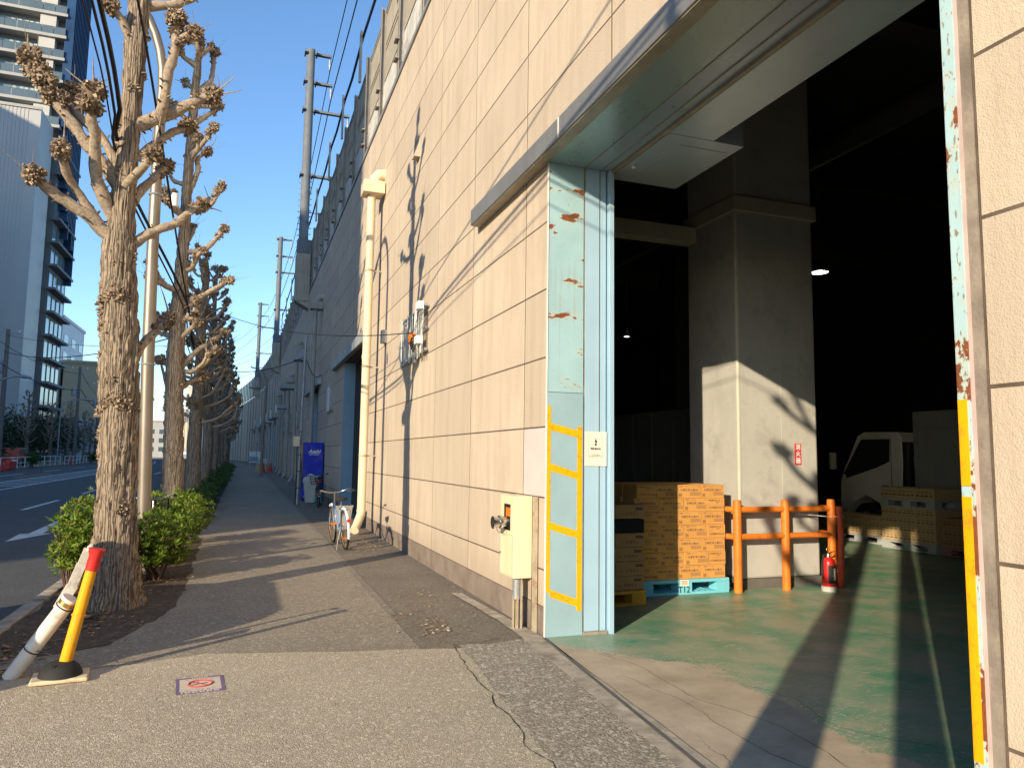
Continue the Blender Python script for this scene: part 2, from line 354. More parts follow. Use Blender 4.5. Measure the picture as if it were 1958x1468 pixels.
M['bld_pale'] = mat('bld_pale', (.6, .58, .5), .8, var=.08, scale=.3)
M['roof_green'] = mat('roof_green', (.12, .3, .24), .5, var=.1)
M['window'] = mat('window', (.08, .1, .12), .15, var=.3, scale=.4, spec=.7)
M['fence_white'] = mat('fence_white', (.7, .7, .68), .6, var=.06)
M['concrete_pole'] = mat('concrete_pole', (.17, .15, .13), .85, var=.12, scale=2)
M['bulb'] = emit('bulb', (1, .93, .8), 9)
M['daylight_slot'] = emit('daylight_slot', (.5, .7, 1), .8)
M['bike_blue'] = mat('bike_blue', (.22, .36, .58), .4, .2, var=.1, geo=False)
M['bike_dark'] = mat('bike_dark', (.05, .07, .12), .4, .3, var=.1, geo=False)
M['rust_rim'] = mat('rust_rim', (.3, .18, .09), .6, .6, var=.3, scale=30, geo=False)
M['grille'] = mat('grille', (.72, .75, .72), .5, var=.12, scale=6, streak=.3)

def bark(name, lo, hi, sc=(38, 38, 3.2), wave=True):
    t = NT(name); v = t.objc()
    w = t.noise(t.scaled(v, sc), 1.0, 8, .7)
    wv = t.n('TexWave', {'wave_type': 'BANDS', 'bands_direction': 'X'}, Vector=t.scaled(v, (1, 1, .1)), Scale=11., Distortion=14., Detail=5., i4=1.6).outputs[1]
    if wave: w = t.math('ADD', t.math('MULTIPLY', w, .65), t.math('MULTIPLY', wv, .35))
    c = t.mix(t.ramp(w, [(.3, 0), (.62, 1)]), lo, hi)
    c = t.mix(t.ramp(t.noise(v, 6, 5), [(.4, 0), (.75, .4)]), c, c3(hi, .62))
    return t.done(c, .9, 0, w, .016, 1., .15)
M['bark'] = bark('bark', (.075, .06, .047), (.37, .292, .215))
M['limb'] = bark('limb', (.17, .13, .095), (.5, .4, .295), (22, 22, 22), False)
M['stub'] = isl('stub', [(.06, .042, .03), (.27, .2, .135), (.12, .085, .058), (.5, .39, .27), (.19, .13, .085)], .85)
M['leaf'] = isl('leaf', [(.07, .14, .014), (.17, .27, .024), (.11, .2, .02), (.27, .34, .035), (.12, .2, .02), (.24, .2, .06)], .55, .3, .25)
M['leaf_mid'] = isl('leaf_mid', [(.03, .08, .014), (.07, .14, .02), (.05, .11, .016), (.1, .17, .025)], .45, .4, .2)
M['leaf_dark'] = isl('leaf_dark', [(.012, .03, .012), (.025, .05, .018), (.035, .06, .02), (.05, .05, .02)], .6, .3, .1)
M['litter'] = isl('litter', [(.3, .2, .1), (.16, .09, .05), (.45, .35, .2), (.25, .13, .06), (.55, .48, .38)], .85)
M['twig'] = mat('twig', (.12, .07, .05), .9, var=.3, geo=False)

# ------------------------------------------------------------------ terrain functions
def G(y): return .005*min(60, max(0, y-12))
def cv(y): return -max(0, y-60)**2/1174.
WX = 2.54

def strip(name, x0, x1, ys, off, m, kind='structure', parent=None, thick=0):
    mb = MB(); vs = []
    for y in ys: vs += [(x0+cv(y), y, G(y)+off), (x1+cv(y), y, G(y)+off)]
    k = len(ys); fs = [(2*i, 2*i+1, 2*i+3, 2*i+2) for i in range(k-1)]
    mb.add(vs, fs)
    if thick:
        a = [(v[0], v[1], v[2]-thick) for v in vs]; mb.add(vs+a, [(2*i, 2*i+2, 2*k+2*i+2, 2*k+2*i) for i in range(k-1)]+[(2*i+1, 2*k+2*i+1, 2*k+2*i+3, 2*i+3) for i in range(k-1)])
    o = mb.build(name, m, parent)
    if not parent: struct(o, kind)
    return o
YS = [-40, -10, 0, 6, 12, 20, 30, 40, 50, 60, 68, 76, 84, 92, 100, 110, 120, 135, 150, 170, 200, 240, 300]
g = MB(); g.sheet([(-3000, -3000), (3000, -3000), (3000, 3000), (-3000, 3000)], -.4); struct(g.build('ground', M['ground']))
road = strip('road', -15.6, -2.0, YS, -.1, M['road'])
sidewalk = strip('sidewalk', -1.86, 1.43, YS, 0, M['asphalt_side'])
strip('far_pavement', -24, -15.6, YS, .03, M['asphalt_side'], thick=.2)
strip('verge', 1.42, 2.56, [6.02, 12, 20, 30, 40, 50, 60, 68, 76, 84, 92, 100, 110, 120, 135, 150, 170, 200, 240], -.002, M['asphalt_dark'])
strip('verge_base', 1.42, 2.3, [-12, 0, 6.6], -.004, M['asphalt_dark'])
strip('edging', 1.43, 1.5, [7.4, 12, 20, 30, 40, 50, 60, 70, 80, 90, 100, 120, 150], .003, M['edging'])
# kerb stones
kerb = thing('kerb', 'row of grey kerb stones along the edge of the road', 'kerb', (0, 0, 0)); del kerb['category']; kerb['kind'] = 'structure'
ks = MB().box(-.07, .07, -.296, .296, -.12, .02).mesh('kerb_stone', M['kerb'])
for i in range(34):
    y = 3.3+.6*i; link('kerb_stone', ks, kerb, (-1.93, y, G(y)), .012, (0, 0, random.uniform(-.006, .006)))
mb = MB()
for y in [-40+.6*i for i in range(72)]+[23.7+.6*i for i in range(200)]:
    mb.box(-2+cv(y), -1.86+cv(y), y-.296, y+.296, G(y)-.12, G(y)+.02)
o = mb.build('kerb_run', M['kerb'], kerb); o['kind'] = 'stuff'

def wob(pts, amp, seed, step=.12):
    out = []
    for i in range(len(pts)):
        a = Vector(pts[i]); b = Vector(pts[(i+1) % len(pts)]); n = max(1, int((b-a).length/step)); d = (b-a).normalized(); pr = Vector((-d.y, d.x))
        for j in range(n):
            p = a.lerp(b, j/n); q = p+pr*amp*(noise.noise(Vector((p.x*2+seed, p.y*2, seed)))+.5*noise.noise(Vector((p.x*7+seed, p.y*7, seed)))) ; out.append((q.x, q.y))
    return out
def patch(name, poly, z, m, amp=.05, seed=1, step=.12, parent=None):
    mb = MB(); mb.sheet([(x, y, z+G(y)) for x, y in wob([Vector(p) for p in poly], amp, seed, step)]); o = mb.build(name, m, parent)
    if not parent: struct(o)
    return o
struct(patch('soil_strip', [(-1.85, 6.55), (-.95, 6.9), (-.55, 8.4), (-.6, 11.9), (-.6, 14.8), (-1.85, 14.8)], .004, M['soil'], .09, 3))
strip('planting_strip', -1.86, -.62, [17, 20, 30, 40, 50, 60, 68, 76, 84, 92, 100, 110, 120], .005, M['soil'])
patch('near_pavement', [(-1.86, -6), (1.7, -6), (1.6, 3.6), (1.69, 4.9), (1.77, 5.98), (.9, 6.12), (-.2, 6.38), (-1.1, 6.1), (-1.86, 6.0)], .006, M['asphalt_near'], .035, 9, .1)
patch('apron', [(1.58, -6), (2.06, -6), (2.19, 3.3), (2.4, 5.75), (2.42, 6.15), (2.0, 6.02), (1.76, 6.08), (1.66, 4.9), (1.56, 3.6)], .007, M['aggregate'], .03, 5, .1)
patch('threshold', [(2.0, -6), (2.2, -6), (2.33, 3.36), (2.5, 5.95), (2.52, 6.1), (2.42, 8.3), (2.3, 8.35), (2.36, 6.9), (2.33, 6.1), (2.14, 3.3)], .012, M['kerb'], .012, 2, .15)
fl = MB(); fl.sheet([(2.19, -6), (24, -6), (24, 40), (2.545, 40), (2.545, 6.12), (2.33, 3.4)], .003); struct(fl.build('garage_floor', M['floor']))
# the slot of the gate rail in the floor
mb = MB(); a = (2.185, -6); 
for (p, q) in (((1.95, 0), (2.25, 3.36)), ((2.25, 3.36), (2.505, 6.05))):
    d = Vector((q[0]-p[0], q[1]-p[1])).normalized(); s = Vector((d.y, -d.x))*.013
    mb.sheet([(p[0]-s.x, p[1]-s.y), (p[0]+s.x, p[1]+s.y), (q[0]+s.x, q[1]+s.y), (q[0]-s.x, q[1]-s.y)], .0165)
struct(mb.build('floor_slot', M['pillar_base']))
def crack(name, pts, w, z, seed, m='crack'):
    mb = MB(); L = []; Rr = []
    P = [Vector(p) for p in pts]; dense = []
    for a, b in zip(P, P[1:]):
        n = max(2, int((b-a).length/.06)); dense += [a.lerp(b, i/n) for i in range(n)]
    dense.append(P[-1]); vs = []
    for i, p in enumerate(dense):
        d = (dense[min(i+1, len(dense)-1)]-dense[max(i-1, 0)]).normalized(); s = Vector((-d.y, d.x))
        p = p+s*.05*noise.noise(Vector((p.x*4, p.y*4, seed)))+s*.018*noise.noise(Vector((p.x*17, p.y*17, seed)))
        ww = w*(.35+.9*abs(noise.noise(Vector((p.x*6, p.y*6, seed+4)))))
        vs += [(p.x-s.x*ww, p.y-s.y*ww, z), (p.x+s.x*ww, p.y+s.y*ww, z)]
    mb.add(vs, [(2*i, 2*i+1, 2*i+3, 2*i+2) for i in range(len(dense)-1)]); return struct(mb.build(name, M[m]))
crack('pavement_crack', [(1.7, 6.1), (1.63, 5.5), (1.6, 4.9), (1.52, 3.7), (1.55, 2.4), (1.58, 0)], .0048, .0105, 1)
crack('pavement_crack', [(1.7, 6.1), (1.95, 6.1), (2.3, 6.35)], .004, .0105, 2)
crack('floor_crack', [(2.75, 5.5), (2.9, 5.0), (2.85, 4.4), (3.05, 3.7), (2.98, 3.0), (3.3, 2.5)], .0035, .005, 3)
crack('floor_crack', [(2.65, 4.9), (2.75, 4.2), (2.7, 3.4), (2.9, 2.8)], .003, .005, 4)
crack('floor_crack', [(3.3, 4.6), (3.5, 4.1), (3.35, 3.6), (3.7, 3.1)], .0025, .005, 5)
for i, (a, b) in enumerate((((4.3, 6.5), (5.5, 6.65)), ((5.5, 6.6), (5.65, 4.6)), ((4.6, 6.95), (7.4, 7.15)), ((7.2, 7.4), (8.6, 9.8)), ((6.2, 6.1), (9, 6.4)), ((7.0, 5.2), (10, 6.2)))):
    crack('floor_scrape', [a, b], .008, .0055+.0002*i, 11+i, 'mortar')

# ------------------------------------------------------------------ road markings
def mark(name, polys, m='marking'):
    mb = MB()
    for p in polys: mb.sheet([(x, y, G(y)-.094) for x, y in p])
    return mb.build(name, M[m], road)
mark('arrow', [[(-3.99, 19.9), (-3.83, 19.9), (-3.66, 17.2), (-3.5, 17.2), (-3.95, 15.8), (-4.05, 17.2), (-3.9, 17.2)]])
for k in range(9):
    y = 23.6+8*k; mark('lane_dash', [[(-5.62+cv(y), y), (-5.47+cv(y), y), (-5.47+cv(y+4.2), y+4.2), (-5.62+cv(y+4.2), y+4.2)]])
for k in range(7):
    y = 50+10*k; mark('lane_dash', [[(-13.1+cv(y), y), (-12.95+cv(y), y), (-12.95+cv(y), y+5), (-13.1+cv(y), y+5)]])
for x, y0, y1 in ((-9.0, 34, 130), (-10.9, 38, 130)):
    yy = [y0+4*i for i in range(int((y1-y0)/4)+1)]
    mark('centre_line', [[(x+cv(a), a), (x+.15+cv(a), a), (x+.15+cv(b), b), (x+cv(b), b)] for a, b in zip(yy, yy[1:])])
mark('hatching', [[(-10.75+cv(y), y), (-10.75+cv(y), y+.55), (-9.0+cv(y), y+2.6), (-9.0+cv(y), y+2.05)] for y in [36+2.1*i for i in range(34)]])
mark('orange_line', [[(-11.9, 48), (-11.6, 48), (-11.6, 56), (-11.9, 56)]], 'marking_orange')

# ------------------------------------------------------------------ the viaduct building
via = thing('viaduct_building', 'long beige panelled railway viaduct wall with a wide open garage doorway', 'viaduct')
ZR = [.25, .57]+[1.2+.63*i for i in range(12)]+[8.93]           # horizontal joints
D1, D2, D3 = (2.05, 6.12, 4.26), (17.1, 20.8, 4.1), (28.4, 31.5, 4.1)
cache = {}
def panel(y0, y1, z0, z1, m='panel', far=None):
    gp = .0075
    if far is not None:
        gp = .002
        x0, x1 = WX+cv(y0), WX+cv(y1)
        far.add([(x0, y0+gp, z0+gp), (x1, y1-gp, z0+gp), (x1, y1-gp, z1-gp), (x0, y0+gp, z1-gp), (x0+.05, y0+gp, z0+gp), (x1+.05, y1-gp, z0+gp), (x1+.05, y1-gp, z1-gp), (x0+.05, y0+gp, z1-gp)],
                [(0, 3, 2, 1), (0, 1, 5, 4), (3, 7, 6, 2), (0, 4, 7, 3), (1, 2, 6, 5)]); return
    key = (round(y1-y0, 3), round(z1-z0, 3), m)
    if key not in cache:
        w, h = (y1-y0)/2-.011, (z1-z0)/2-gp
        b = .0012; vs = [(0, -w+b, -h+b), (0, w-b, -h+b), (0, w-b, h-b), (0, -w+b, h-b), (b, -w, -h), (b, w, -h), (b, w, h), (b, -w, h), (.05, -w, -h), (.05, w, -h), (.05, w, h), (.05, -w, h)]
        fs = [(0, 3, 2, 1)]+[(i, (i+1) % 4, 4+(i+1) % 4, 4+i) for i in range(4)]+[(4+i, 4+(i+1) % 4, 8+(i+1) % 4, 8+i) for i in range(4)]
        cache[key] = MB().add(vs, fs).mesh('wall_panel', M[m])
    link('wall_panel', cache[key], via, (WX+random.uniform(0, .0008), (y0+y1)/2, (z0+z1)/2))
cols = [(-1.65, .15), (.15, 1.94), (1.94, 3.1), (3.1, 4.88), (4.88, 6.7), (6.14, 6.7)]
y = 6.7
while y < 34.5: cols.append((y, y+1.8)); y += 1.8
def clip(y0, y1, d):
    if y1 <= d[0] or y0 >= d[1]: return [(y0, y1)]
    return [(a, b) for a, b in ((y0, d[0]-.02), (d[1]+.02, y1)) if b-a > .08]
NP = 0; far = MB()
for (a, b) in cols:
    for z0, z1 in zip(ZR, ZR[1:]):
        if (a, b) == (6.14, 6.7):
            if z0 > 4.3: continue
        elif 1.9 < a < 6 and z0 < 4.3: continue
        segs = [(a, b)]
        for d in (D2, D3):
            if z0 < d[2]-.3: segs = [s for q in segs for s in clip(*q, d)]
        for s in segs:
            m = 'panel_patch' if (a, b) == (6.14, 6.7) and 1.1 < z0 < 1.3 else 'panel'
            big = NP < 296
            panel(s[0], s[1], z0, z1, m, None if big else far); NP += 1
ye = y
while ye < 200:
    for z0, z1 in zip(ZR, ZR[1:]): panel(ye, ye+1.8, z0, z1, far=far)
    ye += 1.8
o = far.build('far_wall_panels', M['panel'], via); o['kind'] = 'stuff'
mb = MB(); X0, X1 = WX+.0028, WX+.3                               # backing wall: joints show it
for (a, b, z0, z1) in ((-30, -1.65, -.3, 8.93), (-1.65, 1.94, -.3, 8.93), (1.94, 6.14, 4.36, 8.93), (6.14, 17.1, -.3, 8.93), (17.1, 20.8, 4.1, 8.93), (20.8, 28.4, -.3, 8.93), (28.4, 31.5, 4.1, 8.93), (31.5, 60, -.3, 8.93)):
    mb.box(X0, X1, a, b, z0, z1)
yy = [60+4*i for i in range(36)]
for a, b in zip(yy, yy[1:]):
    mb.add([(X0+cv(a), a, -.3), (X0+cv(b), b, -.3), (X0+cv(b), b, 8.93), (X0+cv(a), a, 8.93)], [(0, 3, 2, 1)])
mb.build('backing_wall', M['joint'], via)
mb = MB()
for a, b in ((-20, 1.94), (6.14, 17.08), (20.82, 28.38), (31.52, 60)): mb.box(WX-.004, WX+.03, a, b, -.2, .25)
for a, b in zip(yy, yy[1:]):
    mb.add([(WX-.004+cv(a), a, -.2), (WX-.004+cv(b), b, -.2), (WX-.004+cv(b), b, .25+G(b)), (WX-.004+cv(a), a, .25+G(a))], [(0, 3, 2, 1)])
mb.build('plinth', M['plinth'], via)
MB().box(WX-.03, WX+.02, -20, 60, 8.935, 9.02).build('coping', M['galv'], via)
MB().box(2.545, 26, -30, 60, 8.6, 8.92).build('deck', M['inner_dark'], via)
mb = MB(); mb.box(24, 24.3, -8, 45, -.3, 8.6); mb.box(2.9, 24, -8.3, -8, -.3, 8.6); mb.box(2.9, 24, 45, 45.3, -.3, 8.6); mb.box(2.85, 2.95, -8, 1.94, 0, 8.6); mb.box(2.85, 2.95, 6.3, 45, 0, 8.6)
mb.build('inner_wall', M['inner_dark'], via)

# door 1: left jamb
YJ = 6.12
mb = MB(); mb.box(2.541, 2.895, YJ, YJ+.019, 2.145, 4.27); mb.build('jamb_upper', M['jamb_green'], via)
mb = MB(); mb.box(2.541, 2.895, YJ-.004, YJ+.019, .0, 2.14); mb.build('jamb_lower', M['jamb_low'], via)
MB().box(2.533, 2.5405, YJ-.008, YJ+.017, 0, 4.27).build('jamb_edge', M['white_metal'], via)
MB().box(2.897, 2.915, YJ+.012, YJ+.25, .02, 4.27).build('jamb_seam', M['mortar'], via)
MB().box(2.917, 3.055, YJ-.002, YJ+.25, .03, 4.27).build('jamb_panel', M['jamb_blue'], via)
MB().box(3.057, 3.07, YJ+.01, YJ+.25, .02, 4.27).build('jamb_seam', M['mortar'], via)
MB().box(3.072, 3.125, YJ, YJ+.25, .0, 4.27).build('jamb_panel', M['jamb_blue'], via)
mb = MB(); mb.box(3.145, 3.185, YJ-.05, YJ+.2, .0, 4.27); mb.build('shutter_guide', M['jamb_blue'], via)
MB().box(3.126, 3.144, YJ+.05, YJ+.2, 0, 4.27).build('shutter_slot', M['black'], via)
MB().box(2.9, 3.13, YJ-.03, YJ+.01, .0, .028).build('jamb_foot', M['mortar'], via)
mb = MB(); y1, y2 = YJ-.0065, YJ-.0045
mb.box(2.543, 2.577, y1, y2, .385, 2.02); mb.box(2.838, 2.886, y1, y2, .21, 1.84)
for zl, zr in ((1.86, 1.80), (1.50, 1.425), (.985, .905), (.405, .31)):
    mb.prism([(2.577, zl+.004), (2.577, zl-.06), (2.838, zr-.06), (2.838, zr+.004)], 1, y1, y2)
mb.build('yellow_tape', M['tape'], via)
# right jamb edge
mb = MB(); mb.box(WX-.012, WX+.3, 2.0, 2.052, 0, 4.27); mb.build('right_jamb', M['jamb_rust'], via)
MB().box(WX-.008, WX+.2, 1.985, 1.999, 0, 4.27).build('right_jamb_trim', M['jamb_pink'], via)
MB().box(WX-.004, WX+.1, 1.945, 1.984, 0, 4.27).build('right_jamb_mortar', M['mortar'], via)
mb = MB(); mb.box(WX-.0165, WX-.0125, 2.012, 2.049, .49, 1.43); mb.box(WX-.0165, WX-.0125, 2.012, 2.049, 1.47, 1.79); mb.build('yellow_tape', M['tape'], via)
# head of the doorway
MB().box(WX-.008, 2.9, 1.9, YJ+.2, 4.27, 4.36).build('soffit_plate', M['soffit'], via)
MB().box(2.905, 3.07, 1.9, YJ+.2, 4.273, 4.36).build('soffit_plate', M['soffit_blue'], via)
MB().box(3.075, 3.16, 1.9, YJ+.2, 4.276, 4.36).build('soffit_plate', M['soffit_blue'], via)
for x in (2.9, 3.07): MB().box(x, x+.005, 1.9, YJ, 4.262, 4.35).build('soffit_seam', M['brass_trim'], via)
MB().box(3.165, 3.2, 1.9, YJ+.05, 4.25, 4.5).build('shutter_slot_trim', M['brass_trim'], via)
mb = MB(); mb.box(3.205, 3.235, 1.9, YJ, 4.29, 4.6); mb.build('shutter_curtain_edge', M['black'], via)
mb = MB(); mb.box(3.24, 3.68, 1.0, 5.19, 4.28, 5.1); mb.box(3.24, 3.99, 5.19, 6.28, 4.276, 5.1); mb.build('shutter_box', M['shutter_box'], via)
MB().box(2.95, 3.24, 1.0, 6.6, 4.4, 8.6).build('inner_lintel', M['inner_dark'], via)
mb = MB(); mb.box(3.45, 3.93, 5.35, 6.1, 4.272, 4.2765); mb.build('access_panel', M['shutter_box'], via)
mb = MB()
for k in range(9):
    a = math.pi/2*k/8; 
mb.tube([(3.26, 6.26, 4.27), (3.27, 6.25, 4.15), (3.26, 6.23, 4.05), (3.2, 6.2, 3.95)], .012, 8); mb.build('conduit', M['white_metal'], via, True)
mb = MB(); mb.cyl((3.3, 5.9, 4.278), (3.3, 5.9, 4.25), .02); mb.build('screw_eye', M['white_metal'], via, True)
# canopies
def canopy(y0, y1, z0, z1, m, join=None):
    o = MB().box(WX-.13, WX-.004, y0, y1, z0, z1).build('canopy', m, via, bevel=.004)
    MB().box(WX-.115, WX-.006, y0+.02, y1-.02, z0-.012, z0-.001).build('canopy_underside', M['brass_trim'], o)
    if join: MB().box(WX-.134, WX-.131, join, join+.02, z0+.003, z1-.003).build('canopy_joint', M['white_metal'], o)
canopy(.6, 8.22, 4.275, 4.46, M['canopy'], 5.6)
canopy(16.2, 23.05, 4.12, 4.36, M['canopy_far'], 19.5); canopy(27.4, 33.85, 4.1, 4.35, M['canopy_far'], 30.2)
for d in (D2, D3):
    mb = MB(); mb.box(WX+.002, 3.15, d[1]-.02, d[1]+.25, 0, d[2]); mb.build('door_jamb', M['door_blue'], via)
    mb = MB(); mb.box(3.02, 3.1, d[0], d[1], -.05, d[2]); mb.build('door_leaf', M['door_blue'], via)
    MB().box(2.95, 3.02, (d[0]+d[1])/2-.03, (d[0]+d[1])/2+.03, 0, d[2]).build('door_stile', M['door_blue'], via)
    MB().box(WX+.3, 3.1, d[0]-.02, d[1]+.2, d[2], d[2]+.1).build('door_head', M['door_blue'], via)
    MB().box(2.92, 2.95, d[1]-.24, d[1]-.2, 0, d[2]).build('door_seam', M['black'], via)
# windows, hoods and boxes along the far wall
def wbox(name, y, z, w, h, p, m, x=WX): return MB().box(x-p, x-.004, y-w/2, y+w/2, z-h/2, z+h/2).build(name, m, via)
for y, z in ((23.6, 3.3), (38.5, 3.3), (52, 3.3)):
    f = wbox('window_shutter', y+.45, z, .55, .75, .1, M['white_metal']); wbox('window_frame', y-.1, z, .5, .75, .07, M['galv']); wbox('window_pane', y-.1, z, .38, .6, .073, M['window'])
for y, z, w, h, p in ((36, 6.2, 1, .5, .5), (42, 5.2, 1.3, .2, .8), (45, 3.4, .8, 1.0, .4), (47, 4.4, 1.2, .2, .7), (50, 6, 1, .4, .5), (55, 4.2, 2, .2, .7), (58, 6.2, .7, .7, .4)):
    wbox('wall_hood', y, z, w, h, p, M['galv'])
for y in (66, 74, 82, 90, 98):
    x = WX+cv(y); wbox('wall_window', y, 5.4, .8, .7, .09, M['white_metal'], x); wbox('wall_hood', y+1, 4.6, 3, .15, .6, M['galv'], x)
    MB().box(x-.05, x+.1, y+.2, y+2.2, .2, 4.2).build('wall_door', M['door_blue'], via)
# small scupper high on the wall
MB().prism([(WX, 6.8), (WX, 6.5), (WX-.1, 6.5)], 1, 11.7, 11.9).build('scupper_hood', M['panel'], via)

# ------------------------------------------------------------------ noise barrier on the viaduct edge
bar = thing('noise_barrier', 'grey post and panel noise barrier along the top edge of the viaduct', 'barrier')
pm = MB(); pm.box(-.09, .09, -.012, .012, 0, 2.75).box(-.09, -.075, -.07, .07, 0, 2.75).box(.075, .09, -.07, .07, 0, 2.75)
for z in (.35, .75): pm.box(-.16, -.09, -.11, .11, z, z+.03)
pmesh = pm.mesh('barrier_post', M['barrier_post'])
pan = MB(); pan.box(-.02, .02, -.98, .98, 0, .86)
pan.box(-.035, -.021, -.98, .98, .04, .09); pan.box(-.035, -.021, -.98, .98, .78, .83)
panm = pan.mesh('barrier_panel', M['barrier_panel'])
par = MB().box(-.06, .06, -1.07, 1.07, 0, .86).mesh('parapet_panel', M['parapet'])
capm = MB().box(-.04, .04, -1.1, 1.1, 0, .05).mesh('barrier_cap', M['galv'])
for i in range(24):
    y = 5.2+2.2*i
    link('barrier_post', pmesh, bar, (WX+.08, y, 9.02)); link('parapet_panel', par, bar, (WX+.14, y+1.1, 9.03))
    link('barrier_panel', panm, bar, (WX+.12, y+1.1, 9.93)); link('barrier_panel', panm, bar, (WX+.12, y+1.1, 10.81)); link('barrier_cap', capm, bar, (WX+.12, y+1.1, 11.68))
fm = MB()
for i in range(24, 95):
    y = 5.2+2.2*i; x = WX+.08+cv(y)
    fm.box(x-.09, x+.09, y-.07, y+.07, 9.02, 11.77); fm.box(x+.03, x+.09, y+.08, y+2.12, 9.03, 11.7)
o = fm.build('far_barrier', M['barrier_post'], bar); o['kind'] = 'stuff'
mb = MB(); cl = []
for k, y in enumerate((9.5, 14.6, 18.7, 22.4, 26.1, 31, 36, 42, 48, 54, 60)):
    ox = -.13
    MB().box(WX-.03+ox, WX+.03+ox, y-.045, y+.045, 11.2, 12.6).build('cable_upright', M['barrier_panel'], bar)
    cl.append((WX+.05+ox, y, 12.45)); cl.append((WX+.05+ox, y+2.1, 12.33))
mb.tube([(WX-.08, -6, 12.5)]+cl, .035, 6); mb.build('barrier_cable', M['wire_blue'], bar, True)

# ------------------------------------------------------------------ catenary masts
def mast(y, top, label):
    x = 2.2+cv(y); t = thing('catenary_mast', label, 'mast', (x, y, 8.6), 0, 'railway masts on the viaduct'); h = top-8.6
    MB().tube([(0, 0, 0), (0, 0, h)], [.225, .19], 14).build('pole', M['mast'], t, True)
    mb = MB(); mb.box(-.3, .33, -.4, .4, .0, 2.2); mb.prism([(-.3, 0), (.33, 0), (.33, -.35)], 1, -.35, .35); mb.build('bracket_box', M['barrier_panel'], t)
    mb = MB(); mb.box(-.27, .36, -.29, .29, 2.2, 2.9); mb.build('collar', M['mast'], t)
    for z, L in ((h-.15, .95), (h-1.6, 1.05), (h-3.0, 1.9), (h-6.2, 1.9)):
        a = MB(); a.box(-.3, L, -.09, .09, z-.09, z+.02); a.box(-.3, -.24, -.28, .28, z-.1, z+.03); a.box(.24, .3, -.28, .28, z-.1, z+.03); a = a.build('arm', M['mast'], t)
        MB().lathe([(.02, -.75), (.05, -.7), (.02, -.6), (.06, -.5), (.03, -.4), (.06, -.3), (.03, -.2), (.02, -.09)], (L-.07, 0, z), 8).build('insulator', M['galv'], a, True)
    for z in (h-8, h-9.4):
        mb = MB(); mb.tube([(.2, 0, z), (1.7, 0, z-.06)], .03, 6)
        for k in range(8): mb.cyl((.55+.1*k, 0, z-.02), (.58+.1*k, 0, z-.02), .08, 8)
        mb.build('strain_insulator', M['galv'], t, True)
    mb = MB()
    for k in range(14): 
        z = 2+k*(h-9)/14*1.2
        mb.box(-.32, -.2, -.02, .02, z, z+.03); mb.box(.2, .32, -.02, .02, z+.1, z+.13)
    mb.build('step_irons', M['galv'], t); return t
mast(35.2, 20.9, 'tallest nearest grey tubular mast with cross arms above the viaduct wall')
mast(64.5, 19.9, 'middle grey tubular mast rising behind the curve of the viaduct')
m3 = mast(94.5, 20, 'farthest visible grey mast with a small platform at the bend')
MB().box(-.9, .9, -.7, .7, .9, .98).build('platform', M['galv'], m3)
def wire(label, pts, r, sag=0, m='wire', n=5):
    out = []
    for a, b in zip(pts, pts[1:]):
        a = Vector(a); b = Vector(b)
        for i in range(10):
            f = i/10; p = a.lerp(b, f); p.z -= sag*4*f*(1-f); out.append(p)
    out.append(Vector(pts[-1])); o = MB().tube(out, r, n).build('overhead_wire', M[m], None, True)
    return tag(o, label, 'wire', 'overhead wires')
for k, (dx, z0, z1, z2, z3, r, lab) in enumerate(((.9, 20, 20, 19, 19.2, .022, 'topmost thin wire strung between the railway masts'), (1.0, 18.6, 18.6, 17.6, 17.7, .026, 'second wire from the top between the railway masts'), (1.85, 17.1, 17.1, 16.1, 16.2, .022, 'thick wire hanging from the longest mast arms'), (1.75, 14.2, 14.2, 13, 13.2, .018, 'lowest wire carried on the railway mast arms'), (2.1, 16.2, 16.4, 15.4, 15.4, .018, 'wire running just behind the longest mast arms'))):
    wire(lab, [(2.2+dx, -15, z0), (2.2+dx, 35.2, z1), (2.2+dx, 64.5, z2), (2.2+dx-1, 94.5, z3), (-2, 125, z3)], r, .5)

# ------------------------------------------------------------------ downpipes
def downpipe(y, label, m, top=6.95, r=.085, clamps=(1.55, 3.35, 5.35), x=2.28, hop=True, kick=True):
    t = thing('downpipe', label, 'pipe', (x, y, 0), 0, 'rainwater downpipes on the viaduct wall'); gy = G(y)
    pts = [(0, 0, top), (0, 0, 3.6), (0, 0, .5+gy), (-.01, -.02, .36+gy)]; 
    if kick: pts += [(-.1, -.2, .2+gy), (-.18, -.38, .09+gy)]
    mb = MB(); mb.tube(pts, r, 20); mb.build('pipe', m, t, True, ang=50)
    mb = MB(); mb.lathe([(r+.006, -.05), (r+.012, 0), (r+.006, .05)], (0, 0, 3.55), 20)
    mb.lathe([(r+.005, -.03), (r+.01, 0), (r+.005, .03)], (0, 0, .44+gy), 20); mb.build('coupling', m, t, True)
    for z in clamps:
        c = MB(); c.lathe([(r+.004, -.02), (r+.008, -.018), (r+.008, .018), (r+.004, .02)], (0, 0, z), 20); c = c.build('clamp', M['rust_metal'], t, True)
        MB().box(r-.01, WX-x, -.01, .01, z-.012, z+.012).build('clamp_arm', M['rust_metal'], c)
    if hop:
        h = MB(); h.box(-.2, .24, -.22, .22, top, top+.26); h = h.build('hopper', m, t, bevel=.01)
        MB().tube([(.05, .0, top+.25), (.06, .0, top+.36), (.14, .0, top+.45), (.28, .0, top+.47)], .12, 16).build('inlet_elbow', m, h, True)
    return t
downpipe(15.12, 'cream downpipe with square hopper standing half in sunlight beside the bicycle', M['pipe'])
downpipe(27.9, 'tan downpipe with square hopper in the shade behind the vending machine', M['pipe_grey'], 6.9)
